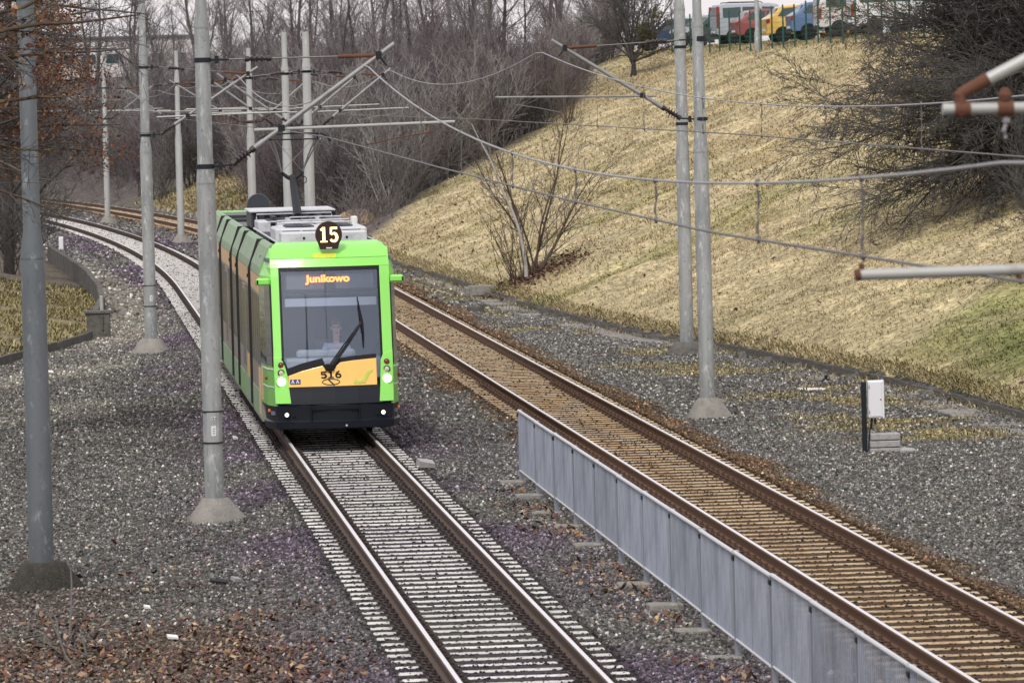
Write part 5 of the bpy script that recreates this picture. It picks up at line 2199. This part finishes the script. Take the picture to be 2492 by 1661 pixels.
# trees: on the slope among the shrubs, on the plateau behind and far off
cnt = 0
tries = 0
spots = []
while cnt < 64 and tries < 8000:
    tries += 1
    y = 238 + 210 * random.random()
    d = (6 + 60 * random.random() ** 1.3)
    x = float(footx(y)) + d
    px = 120 + x * FP / y
    if px < 60 or px > 1640 or y < float(bush_edge(d)) + 8:
        continue
    if px > 1430 and y < 330:
        continue
    if px > 1560:
        continue
    # leave a few windows of open sky
    if 330 < px < 420 and d > 18 and random.random() < .88:
        continue
    if 1120 < px < 1260 and d > 22 and random.random() < .6:
        continue
    if any((x - a) ** 2 + (y - c) ** 2 < 3.5 for a, c in spots):
        continue
    spots.append((x, y))
    s = random.uniform(.6, .98)
    plant(WOOD[cnt % len(WOOD)], x, y, s, random.random() * 6.28, 'tree')
    cnt += 1

# tangled undergrowth filling the wood floor
T = Tree(301)
for i in range(2600):
    y = 209 + 230 * T.r.random() ** 1.1
    d = .4 + 34 * T.r.random()
    if y < float(bush_edge(d)) + 2 or math.exp(-(((y - 287) / 15) ** 2 + ((d - 2.5) / 3.6) ** 2)) > .35:
        continue
    x = float(footx(y)) + d
    if not (-100 < 120 + x * FP / y < 1750):
        continue
    z = hz(x, y)
    T.grow((x, y, z - .1), (T.r.gauss(0, .5), T.r.gauss(0, .5), 1), T.r.uniform(1.0, 3.0) * (1 if d < 18 else .45), .015, 1,
           [None, (4, 6, .55, .7, .12, .03, .1), (3, 3, .55, .7, .16, .03, .2), (2, 0, .5, .6, .16, .03, .3)])
V_, F_ = T.mesh(T.twigs, .011, 3)
tag(npmesh('undergrowth', V_, F_, 'twig', smooth=True), kind='stuff')


# the individual trees of the photograph ------------------------------------------------
def put(px, py, *a):
    return on_ground(px, py)


# multi-stemmed shrub standing alone on the grass bank
p = on_ground(1292, 672)
T = Tree(401)
R = T.r
for (dx, dz, h, r) in ((.00, 1, 5.6, .05), (-.13, 1, 5.0, .045), (.24, .9, 5.0, .05), (.36, .75, 4.0, .055), (.12, 1, 5.8, .04), (-.26, 1, 4.4, .035), (.46, .8, 4.3, .035)):
    T.grow((R.gauss(0, .12), R.gauss(0, .12), -.1), (dx, R.gauss(0, .1), dz), h, r, 0,
           [(7, 11, .40, .65, .09, .03, .22), (5, 5, .5, .6, .11, .05, .2), (3, 0, .5, .5, .1, .05, .3)])
for i in range(22):
    a = R.random() * 2 * PI
    T.grow((-.45 + R.gauss(0, .15), R.gauss(0, .15), -.1), (math.cos(a) * .35 - .15, math.sin(a) * .3, 1), R.uniform(1.4, 2.8), .014, 0, [(5, 2, .4, .4, .05, .03, .4), (3, 0, .5, .5, .1, .03, .3)])
tree_object('shrub', T, 'bark_brown', 'twig_brown', 'bare many stemmed shrub standing alone on the dry grass bank', None, 'shrub', p, .008, 6)
T = Tree(402)
T.grow((-.12, 0, -.1), (-.06, 0, 1), 5.2, .068, 0, [(12, 8, .35, .6, .075, .02, .45), (4, 3, .5, .6, .1, .05, .25), (3, 0, .5, .5, .1, .05, .3)])
tree_object('birch_tree', T, 'bark_birch', 'twig_light', 'thin pale birch stem among the lone shrub on the grass bank', None, 'tree', p + Vector((-.05, -.35, 0)), .008, 7)
# leaf litter under it
nl = 1300
lx = p.x + NR.normal(0.1, .75, nl)
ly = p.y + NR.normal(-.6, 1.6, nl)
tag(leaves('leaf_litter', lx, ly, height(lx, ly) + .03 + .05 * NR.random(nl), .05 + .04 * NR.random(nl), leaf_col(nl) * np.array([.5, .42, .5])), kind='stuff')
# pale many-stemmed sapling in front of the thicket
p = on_ground(946, 512)
T = shrub(403, 4.4, 9, .75, .8, .045)
tree_object('sapling', T, 'twig_pale', 'twig_pale', 'pale stemmed sapling in front of the dark thicket right of the tram roof', None, 'sapling', p, .012, 5)
# second sapling at the top of the thicket edge (orange stems)
p = on_ground(1385, 300)
T = shrub(404, 4.2, 9, .6, .8, .035)
tree_object('sapling', T, 'bark_brown', 'twig_brown', 'brown stemmed sapling at the upper edge of the thicket', None, 'sapling', p, .012, 5)
# spreading tree on the crest, with a mistletoe ball
p = Vector((28.6, 251, 0))
p.z = hz(p.x, p.y)
T = Tree(405)
R = T.r
T.grow((0, 0, -.3), (.0, 0, 1), 1.5, .20, 0, [(4, 0, .5, .6, .04, .0, .3)])
for i in range(13):
    a = 2 * PI * i / 13 + R.gauss(0, .2)
    e = R.uniform(.35, 1.3)
    T.grow((0, 0, R.uniform(.5, 1.2)), (math.cos(a) * math.cos(e), math.sin(a) * math.cos(e), math.sin(e)), R.uniform(3.2, 4.6), .075, 1,
           [None, (7, 10, .45, .55, .09, .03, .2), (5, 6, .5, .6, .12, .03, .2), (4, 3, .5, .6, .14, .02, .2), (3, 0, .5, .6, .15, .02, .3)])
t = tree_object('tree', T, 'bark_dark', 'twig_dark', 'spreading bare tree on the crest left of the parked cars', None, 'tree', p, .011)


def ball(name, c, r, n, m, parent, ln=.16):
    T_ = Tree(int(c[0] * 100) % 997)
    for i in range(n):
        v = Vector((T_.r.gauss(0, 1), T_.r.gauss(0, 1), T_.r.gauss(0, 1))).normalized()
        T_.grow(Vector(c) + v * r * T_.r.uniform(.1, .5), v, r * T_.r.uniform(.4, .8), .014, 1, [None, (2, 2, .6, .7, .25, 0, .0), (2, 0, .5, .6, .3, 0, .3)])
    V_, F_ = T_.mesh(T_.twigs, .014, 3)
    return npmesh(name, V_, F_, m, parent)


ball('mistletoe', (.65, -.6, 2.1), .62, 130, 'mistletoe', t)
ball('mistletoe', (1.2, -.4, 3.0), .4, 60, 'mistletoe', t)

# big dark thicket tree on the right, leaning out over the slope
base = Vector((26.3, 129, 0))
base.z = hz(base.x, base.y)
T = Tree(406)
R = T.r
T.grow((0, 0, -.4), (-.15, 0, 1), 2.2, .26, 0, [(5, 0, .5, .6, .05, .0, .3)])
for i in range(76):
    a = R.uniform(.6, 1.5) * PI if i % 4 else R.uniform(0, 2) * PI
    e = R.uniform(-.3, 1.3) if i < 54 else R.uniform(-.7, .1)
    T.grow((-.2, R.gauss(0, .4), R.uniform(.3, 2.4)), (math.cos(a) * math.cos(e), math.sin(a) * math.cos(e) * .7, math.sin(e)), R.uniform(4.2, 7.4) * (1 if e < .6 else 1.1), .06, 1,
           [None, (10, 13, .36, .6, .12, .005, .15), (6, 8, .5, .65, .13, -.01, .15), (4, 4, .55, .65, .16, -.02, .15), (3, 0, .5, .6, .18, -.02, .3)])
tree_object('dark_tree', T, 'bark_dark', 'twig_dark', 'dense dark bare tree filling the upper right over the grass bank', None, 'tree', base, .0075)
T = Tree(407)
R = T.r
for i in range(7):
    e = R.uniform(.15, .75)
    a = PI + R.gauss(0, .35)
    T.grow((R.gauss(0, .3), R.gauss(0, .6), R.uniform(.5, 2.5)), (math.cos(a) * math.cos(e), math.sin(a) * math.cos(e), math.sin(e)), R.uniform(4.5, 6.8), .05, 0 if i < 3 else 1,
           [(9, 9, .4, .6, .08, .01, .3), (8, 8, .4, .65, .11, .0, .2), (5, 5, .5, .65, .15, 0, .2), (3, 0, .5, .6, .18, 0, .3)])
tree_object('mossy_tree', T, 'bark_moss', 'twig_green', 'mossy greenish branches growing out beside the dark right hand tree', None, 'tree', base + Vector((.4, 9, 1.6)), .008)
T = shrub(408, 3.4, 12, 1.2, 1.4, .04)
for q_, (px_, py_) in enumerate([(2520, 500), (2580, 600)]):
    Tq = shrub(430 + q_, 2.6, 10, 1.1, 1.2, .03)
    tree_object('dark_shrub', Tq, 'bark_dark', 'twig_dark', 'low dark bare shrub on the grass bank under the big tree at the right edge', 'low shrubs under the dark right hand tree', 'shrub', on_ground(px_, py_), .007, 5)
b2 = Vector((25.4, 127.0, 0))
tree_object('dark_shrub', T, 'bark_dark', 'twig_dark', 'dark bushy shrub under the big tree at the right edge', None, 'shrub', (b2.x, b2.y, hz(b2.x, b2.y)), .008, 5)

# left side ------------------------------------------------------------------
LT = [(-1.55, 178, 11, .7, 'trunk with ridged bark standing on the left bank above the curved wall'), (-2.6, 200, 12, .6, 'dark bare tree on the left bank behind the ridged trunk'),
      (-1.9, 226, 11, .7, 'dark bare tree on the left bank where the left track vanishes'), (-2.6, 250, 12, .6, 'farthest dark bare tree on the left bank beside the bend'), (-4.2, 160, 12, .6, 'dark bare tree at the left edge behind the nearest pole'), (-5.5, 285, 12, .6, 'bare tree beyond the bend at the far left')]
for i, (x, y, h, spr, lab) in enumerate(LT):
    T = tall_tree(500 + i, h, spr, 1.15)
    T2 = shrub(520 + i, 3.6, 7, .9, 1.0)
    T.twigs += T2.trunk + T2.twigs
    tree_object('dark_tree', T, 'bark_dark', 'twig_dark', lab, None, 'tree', (x, y, hz(x, y)), .010)
for i, (x, y) in enumerate([(-1.6, 190), (-.9, 214), (-1.9, 238), (-3.0, 262), (-2.6, 172), (-5.0, 300), (-3.6, 275)]):
    T = shrub(540 + i, 4.0, 9, .9, 1.1)
    tree_object('dark_shrub', T, 'bark_dark', 'twig_dark', 'dark bare shrub under the trees of the left bank', 'dark shrubs of the left bank', 'shrub', (x, y, hz(x, y)), .010, 4)


# oak that kept its brown leaves
def leafy(T, n, spread, size, rng):
    tips = [t for t in T.tips if rng(t)]
    if not tips:
        return None
    A = np.array([tuple(t) for t in tips])
    k = NR.integers(0, len(A), n)
    P = A[k] + NR.normal(0, spread, (n, 3))
    ax = NR.normal(0, 1, (n, 3))
    ax /= np.linalg.norm(ax, axis=1)[:, None]
    bx = np.cross(ax, NR.normal(0, 1, (n, 3)))
    bx /= np.linalg.norm(bx, axis=1)[:, None]
    s = (size * (.6 + .8 * NR.random(n)))[:, None]
    Q = np.stack([P - ax * s, P - bx * s * .5, P + ax * s, P + bx * s * .5], 1)
    return Q.reshape(-1, 3), (np.array([(0, 1, 2, 3)])[None] + (np.arange(n) * 4)[:, None, None]).reshape(-1, 4), n


def oak_leaves(parent, T, n, spread, size, rng):
    r = leafy(T, n, spread, size, rng)
    if r is None:
        return
    V_, F_, n = r
    base_ = np.array([(.13, .055, .028), (.17, .075, .03), (.10, .045, .032), (.21, .11, .045), (.08, .035, .026)])
    c = base_[NR.integers(0, 5, n)] * np.exp(NR.normal(0, .3, n))[:, None]
    npmesh('leaves', V_, F_, 'leaf', parent, col=np.repeat(c, 4, axis=0))


T = Tree(601)
R = T.r
T.grow((0, 0, -.3), (0, 0, 1), 10.5, .24, 0, [(10, 0, .4, .7, .04, .02, .3)])
for i in range(34):
    a = R.gauss(0, .8) if i % 5 else R.random() * 6.28
    z = R.uniform(5.4, 9.6)
    T.grow((0, 0, z), (math.cos(a), math.sin(a), R.uniform(-.15, .35)), R.uniform(2.2, 4.6), .06, 1,
           [None, (7, 9, .42, .65, .10, .0, .15), (4, 5, .5, .7, .15, 0, .15), (3, 0, .5, .6, .18, 0, .3)])
oak = tree_object('oak_tree', T, 'bark_dark', 'twig_dark', 'oak with brown withered leaves reaching in at the upper left', None, 'tree', (-2.25, 97, hz(-2.25, 97)), .006)
oak_leaves(oak, T, 12500, .13, .033, lambda t: t.z > 5.0 and t.x > .5 and t.x < 3.5 + .3 * math.sin(t.z * 5) and (math.sin(t.x * 2.1 + t.z * 1.3) + math.sin(t.z * 2.7 - t.x)) > -.9)
# nearer tree: long mossy limbs crossing in front of the nearest pole
T = Tree(602)
R = T.r
T.grow((0, 0, -.3), (0, 0, 1), 9.5, .2, 0, [(9, 0, .4, .7, .03, .02, .3)])
for (z, dx, dy, dz, L, r) in ((6.15, 1, .05, .04, 2.5, .06), (6.62, 1, .0, .05, 2.3, .065), (5.62, 1, .1, .12, 2.6, .035), (6.95, 1, -.05, .22, 2.6, .05), (6.5, 1, .1, -.10, 2.9, .035), (7.2, 1, 0, .1, 3.6, .045), (5.3, 1, .0, .0, 2.1, .03), (7.0, .9, .1, .35, 3.2, .04)):
    T.grow((0, 0, z), (dx, dy, dz), L, r, 0, [(9, 8, .36, .65, .14, .0, .35), (5, 4, .5, .6, .16, .01, .2), (3, 0, .5, .6, .15, .02, .3)])
near = tree_object('mossy_tree', T, 'bark_moss', 'twig_dark', 'near tree at the left edge with mossy limbs across the nearest pole', None, 'tree', (-2.3, 61, -.3), .0045)
oak_leaves(near, T, 260, .05, .045, lambda t: t.z > 6.2 and t.x > 1.3 and t.x < 2.3)
# small hanging branch with two clusters of leaves at the sticker pole
T = Tree(603)
T.grow((-2.0, 0, 8.3), (1, .0, -.04), 3.4, .035, 0, [(9, 9, .35, .7, .11, .0, .3), (5, 4, .5, .6, .12, -.01, .2), (3, 0, .5, .6, .15, -.02, .3)])
T.grow((-2.2, 0, 7.7), (1, .0, -.02), 2.6, .03, 0, [(9, 7, .35, .7, .11, .0, .3), (5, 4, .5, .6, .12, -.01, .2), (3, 0, .5, .6, .15, -.02, .3)])
T.grow((-2.2, 0, -.3), (0, 0, 1), 9.2, .18, 0, [(9, 0, .4, .7, .03, .0, .3)])
hb = tree_object('dark_tree', T, 'bark_dark', 'twig_dark', 'tree off the left edge whose thin dark twigs hang across the sky gap', None, 'tree', (.2 - 1.0, 83, -.3), .005)
oak_leaves(hb, T, 130, .07, .05, lambda t: t.x > .2 and t.x < 1.3 and t.z < 8.2)

# ------------------------------------------------------------------ dirt heap with dry stalks at the end of the grass
p = on_ground(872, 548)
b = MB()
rings = []
for r, z in ((1.35, -.3), (1.2, .15), (.85, .45), (.4, .62), (.05, .66)):
    rings.append([(r * (1 + .12 * math.sin(3 * a + r)) * math.cos(a) * .9, r * 1.4 * math.sin(a), z + .05 * math.sin(5 * a)) for a in [2 * PI * k / 20 for k in range(20)]])
b.loft(rings)
M['dirt'] = mat('pale_dirt', (.34, .25, .15), .95, noise=[(4, (.2, .14, .09), .8, 1, .45, .7)], bump=(9, .7, .08))
tag(b.build('dirt_heap', 'dirt', loc=p, smooth=True), 'pale dirt heap behind the tram at the foot of the bank', 'heap')
T = Tree(701)
for i in range(60):
    x, y = p.x + .7 + T.r.gauss(0, .5), p.y - 1.2 + T.r.gauss(0, .8)
    T.grow((x, y, hz(x, y) - .05), (T.r.gauss(0, .3), T.r.gauss(0, .2), 1), T.r.uniform(.5, 1.2), .012, 1, [None, (3, 3, .5, .5, .1, 0, .2), (2, 0, .5, .5, .1, 0, .3)])
V_, F_ = T.mesh(T.twigs, .010, 3)
tag(npmesh('dry_stalks', V_, F_, 'twig_brown'), kind='stuff')

# ------------------------------------------------------------------ crest: green fence, cars, lamp post, buildings
FA, FB = Vector((31.9, 262, 0)), Vector((36.6, 189, 0))
fdir = (FB - FA)
nf = int(fdir.length / 2.5)
gf = empty('green_fence', (FA.x, FA.y, 0), label='green wire mesh fence along the crest in front of the parked cars', cat='fence')
pts = []
for i in range(nf + 1):
    q = FA.lerp(FB, i / nf)
    q.z = hz(q.x, q.y)
    pts.append(q)
b0 = MB()
b0.cbox(-.035, .035, -.035, .035, -.3, 1.95, .008)
b0.lathe([(.04, 1.95), (.03, 1.985), (0, 1.99)], 8)
post = b0.build('post', 'green_fence', gf)
for i, q in enumerate(pts):
    c = post if i == 0 else copy_tree(post, gf, [])
    c.location = q - Vector((FA.x, FA.y, 0))
for i in range(nf):
    a, c = pts[i], pts[i + 1]
    b = MB()
    o_ = Vector((FA.x, FA.y, 0))
    for k in range(9):
        h = .08 + k * .22
        b.tube([a - o_ + Vector((0, 0, h)), c - o_ + Vector((0, 0, h))], .004, 4)
    for k in range(1, 12):
        q = a.lerp(c, k / 12) - o_
        b.tube([q + Vector((0, 0, .05)), q + Vector((0, 0, 1.86))], .0025, 4)
    b.build('mesh_panel', 'green_fence', gf)
# gravel edge of the car park
def car(x, y, rz, label, paint, kind, L=4.2, W=1.75, H=1.5, low=None):
    """car, forward is +x in its own frame"""
    z = hz(x, y)
    root = empty('parked_car' if kind != 'van' else 'parked_van', (x, y, z), rz, label, 'car' if kind != 'van' else 'van', 'cars parked behind the green fence')
    hw = W / 2
    if kind == 'van':
        roof = [(-.5 * L, .55), (-.5 * L, H * .62), (-.47 * L, H * .97), (-.40 * L, H), (.12 * L, H), (.22 * L, H * .96), (.34 * L, H * .60), (.48 * L, H * .50), (.5 * L, H * .34), (.5 * L, .25), (-.5 * L, .28)]
        win = [[(-.43 * L, H * .62), (-.43 * L, H * .88), (-.22 * L, H * .90), (-.22 * L, H * .62)], [(-.20 * L, H * .62), (-.20 * L, H * .90), (.0 * L, H * .90), (.0 * L, H * .62)], [(.03 * L, H * .62), (.03 * L, H * .90), (.17 * L, H * .89), (.29 * L, H * .62)]]
    else:
        roof = [(-.5 * L, .5), (-.5 * L, H * .60), (-.42 * L, H * .72), (-.33 * L, H * .96), (-.2 * L, H), (.05 * L, H * .99), (.14 * L, H * .93), (.27 * L, H * .64), (.46 * L, H * .54), (.5 * L, H * .40), (.5 * L, .22), (-.5 * L, .25)]
        win = [[(-.37 * L, H * .67), (-.30 * L, H * .90), (-.14 * L, H * .93), (-.14 * L, H * .65)], [(-.12 * L, H * .65), (-.12 * L, H * .93), (.04 * L, H * .93), (.12 * L, H * .88), (.21 * L, H * .65)]]
    b = MB()
    def ring(y_, sc):
        out = []
        for (a, h) in roof:
            tum = .12 * max(0, (h / H - .6) / .4)
            out.append((a * (1 - (1 - sc) * .3), y_ * (1 - tum), .12 + (h - .0) * (1 if h < .6 * H else 1 - (1 - sc) * .15) - .0))
        return out
    b.loft([ring(-hw, .9), ring(-hw * .93, 1), ring(hw * .93, 1), ring(hw, .9)])
    mp = mat('car_paint', paint, .3, coat=.5)
    body = b.build('body', mp, root, bevel=.03)
    for s in (-1, 1):
        for w in win:
            b = MB()
            def wy(h):
                return hw * (1 - .12 * max(0, (h / H - .6) / .4))
            f = [(a, s * (wy(h) + .004), .12 + h) for a, h in w]
            bk = [(a, s * (wy(h) - .05), .12 + h) for a, h in w]
            b.loft([bk, f])
            b.build('window', 'car_glass', root)
    # front and rear glass
    b = MB()
    b.loft([[(.155 * L + dx_, y_, .12 + H * .90) for y_ in (-hw * .8, hw * .8)] + [(.285 * L + dx_, y_, .12 + H * .64) for y_ in (hw * .86, -hw * .86)] for dx_ in (-.05, .02)])
    b.build('windscreen', 'car_glass', root)
    xr = -.5 * L if kind == 'van' else -.40 * L
    b = MB()
    b.loft([[(xr + .035 * L * (kind == 'van') * .4 + .12 * (kind != 'van') + dx_, y_, .12 + H * .90) for y_ in (-hw * .78, hw * .78)] + [(xr - (.0 if kind == 'van' else .08) + dx_, y_, .12 + H * .66) for y_ in (hw * .84, -hw * .84)] for dx_ in (-.025, .05)])
    b.build('rear_window', 'car_glass', root)
    for ax in (-.31 * L, .31 * L):
        for s in (-1, 1):
            b = MB()
            T_ = Matrix.Translation((ax, s * (hw - .09), .32)) @ Matrix.Rotation(PI / 2, 4, 'X')
            b.lathe([(.20, -.10), (.31, -.10), (.325, -.06), (.325, .06), (.31, .10), (.20, .10)], 20, T=T_)
            wh = b.build('wheel', 't_rubber', root)
            b = MB()
            b.lathe([(.0, -.085), (.06, -.095), (.20, -.08), (.20, .08), (.06, .095), (.0, .085)], 10, T=T_)
            b.build('rim', 't_equip', wh)
            b = MB()
            b.lathe([(.385, -.02), (.385, .02)], 20, T=Matrix.Translation((ax, s * (hw * 1.0 + .0), .33)) @ Matrix.Rotation(PI / 2, 4, 'X'))
            b.build('wheel_arch', 't_black', root)
    for s in (-1, 1):
        b = MB()
        if kind == 'van':
            b.cbox(-.5 * L - .015, -.5 * L + .12, *sorted((s * hw * .84, s * (hw + .006))), .12 + H * .34, .12 + H * (.92 if low == 'tall' else .6), .02)
        else:
            b.cbox(-.5 * L - .012, -.5 * L + .16, *sorted((s * hw * .70, s * (hw + .004))), .12 + H * .46, .12 + H * .60, .02)
        b.build('tail_light', 't_lamp_red', root)
        b = MB()
        b.cbox(.43 * L, .49 * L + .03, *sorted((s * hw * .62, s * (hw - .01))), .12 + H * .40, .12 + H * .52, .03)
        b.build('headlight', 't_equip', root)
        b = MB()
        b.cbox(.17 * L, .22 * L, *sorted((s * (hw - .02), s * (hw + .17))), .12 + H * .64, .12 + H * .73, .03)
        b.build('wing_mirror', mp, root)
    for bx_ in ((-.505 * L, -.46 * L, -hw * .95, hw * .95, .30, .48), (.46 * L, .515 * L, -hw * .95, hw * .95, .26, .46)):
        b = MB()
        b.cbox(*bx_, .03)
        b.build('bumper', 't_black' if low != 'paint' else mp, root)
    for bx_ in ((-.512 * L, -.50 * L, -.26, .26, .50, .61), (.514 * L, .522 * L, -.26, .26, .36, .47)):
        b = MB()
        b.cbox(*bx_, .004)
        b.build('number_plate', 'white_box', root)
    if low == 'tall':
        for s in (-1, 1):
            b = MB()
            b.tube([(-.38 * L, s * hw * .72, .12 + H), (-.36 * L, s * hw * .72, .18 + H), (.02 * L, s * hw * .72, .18 + H), (.05 * L, s * hw * .72, .12 + H)], .025, 6)
            b.build('roof_rail', 't_black', root)
    return root


car(34.2, 263.5, math.radians(205), 'dark green black car parked facing the fence at the left end', (.02, .035, .034), 'car', 4.2, 1.75, 1.5)
car(35.5, 256.5, .10, 'tall silver van with long red tail light behind the maroon car', (.36, .40, .46), 'van', 4.4, 1.8, 1.85, 'tall')
car(35.6, 251.0, .06, 'maroon red car parked between the silver van and the yellow one', (.27, .06, .065), 'car', 4.0, 1.72, 1.5)
car(36.0, 243.0, .04, 'small yellow car parked with its tail to the fence', (.72, .46, .10), 'car', 4.0, 1.74, 1.6, 'paint')
car(36.5, 237.5, .02, 'blue car parked right of the yellow one', (.10, .17, .33), 'car', 4.2, 1.75, 1.62)
car(37.2, 231.5, .0, 'white van parked right of the blue car behind twigs', (.60, .57, .55), 'van', 4.8, 1.9, 1.9)
car(37.9, 225.0, -.02, 'larger white van farthest right behind the dark tree', (.68, .70, .73), 'van', 5.2, 1.95, 2.0)
car(33.2, 272.0, math.radians(180), 'dark blue car half hidden behind the spreading crest tree', (.025, .05, .10), 'car', 4.2, 1.75, 1.5)
# lamp post
q = Vector((33.2, 239.5, 0))
b = MB()
b.lathe([(.14, -.3), (.14, .9), (.105, 1.0), (.09, 7.0)], 14)
lp = empty('lamp_post', (q.x, q.y, hz(q.x, q.y)), label='grey lamp post standing at the fence before the yellow van', cat='lamp post')
b.build('shaft', 'galv', lp, smooth=True)
b = MB()
b.cbox(-.16, .16, -.9, -.1, 6.92, 7.05, .03)
b.build('lamp_head', 'galv', lp)


def building(x, y, w, d, h, label, m, rows, colsn, rz=0):
    root = empty('pale_building', (x, y, hz(x, y) - .3), rz, label, 'building')
    b = MB()
    b.box(-w / 2, w / 2, 0, d, 0, h)
    b.build('wall', m, root)
    b = MB()
    b.cbox(-w / 2 - .25, w / 2 + .25, -.25, d + .25, h, h + .3, .04)
    b.build('roof', 't_roof', root)
    for r in range(rows):
        for c in range(colsn):
            xc = -w / 2 + w * (c + .5) / colsn
            zc = h * (r + .55) / rows
            b = MB()
            b.box(xc - w / colsn * .30, xc + w / colsn * .30, -.04, .06, zc - .55, zc + .55)
            f = b.build('window', 'white_box', root)
            b = MB()
            b.box(xc - w / colsn * .27, xc + w / colsn * .27, -.055, .0, zc - .48, zc + .48)
            b.build('pane', 'car_glass', f)
    return root


M['plaster'] = mat('pale_plaster', (.62, .60, .60), .85, noise=[(1.5, (.5, .48, .48), .6, 1, .45, .7)])
building(6.5, 520, 16, 10, 4.4, 'long pale building glimpsed through the trees at the far left', 'plaster', 1, 7)


# ------------------------------------------------------------------ light
w = bpy.data.worlds.new('World')
S.world = w
w.use_nodes = True
nt = w.node_tree
bg = nt.nodes['Background']
sky = nt.nodes.new('ShaderNodeTexSky')
sky.sky_type = 'NISHITA'
sky.sun_disc = False
SEL, SAZ = math.radians(48), math.radians(200)
sky.sun_elevation = SEL
sky.sun_rotation = SAZ
sky.air_density = 1.0
sky.dust_density = 4.0
sky.ozone_density = 1.0
mx = nt.nodes.new('ShaderNodeMix')
mx.data_type = 'RGBA'
mx.inputs['Factor'].default_value = .82
mx.inputs['B'].default_value = (7.45, 7.0, 7.2, 1)      # an even cloud cover, faintly pink
nt.links.new(sky.outputs[0], mx.inputs['A'])
nt.links.new(mx.outputs['Result'], bg.inputs['Color'])
bg.inputs['Strength'].default_value = .12
sun = bpy.data.lights.new('sun', 'SUN')
sun.energy = 1.7
sun.angle = math.radians(11)
sun.color = (1, .96, .9)
so = bpy.data.objects.new('sun', sun)
COL.objects.link(so)
# sun_rotation runs clockwise from +Y
dirv = Vector((math.sin(SAZ) * math.cos(SEL), math.cos(SAZ) * math.cos(SEL), math.sin(SEL)))
so.rotation_euler = dirv.to_track_quat('Z', 'Y').to_euler()
S.view_settings.view_transform = 'Standard'
S.view_settings.look = 'None'
S.view_settings.exposure = 0.28
S.view_settings.gamma = 1
S.cycles.max_bounces = 6
S.cycles.transparent_max_bounces = 8
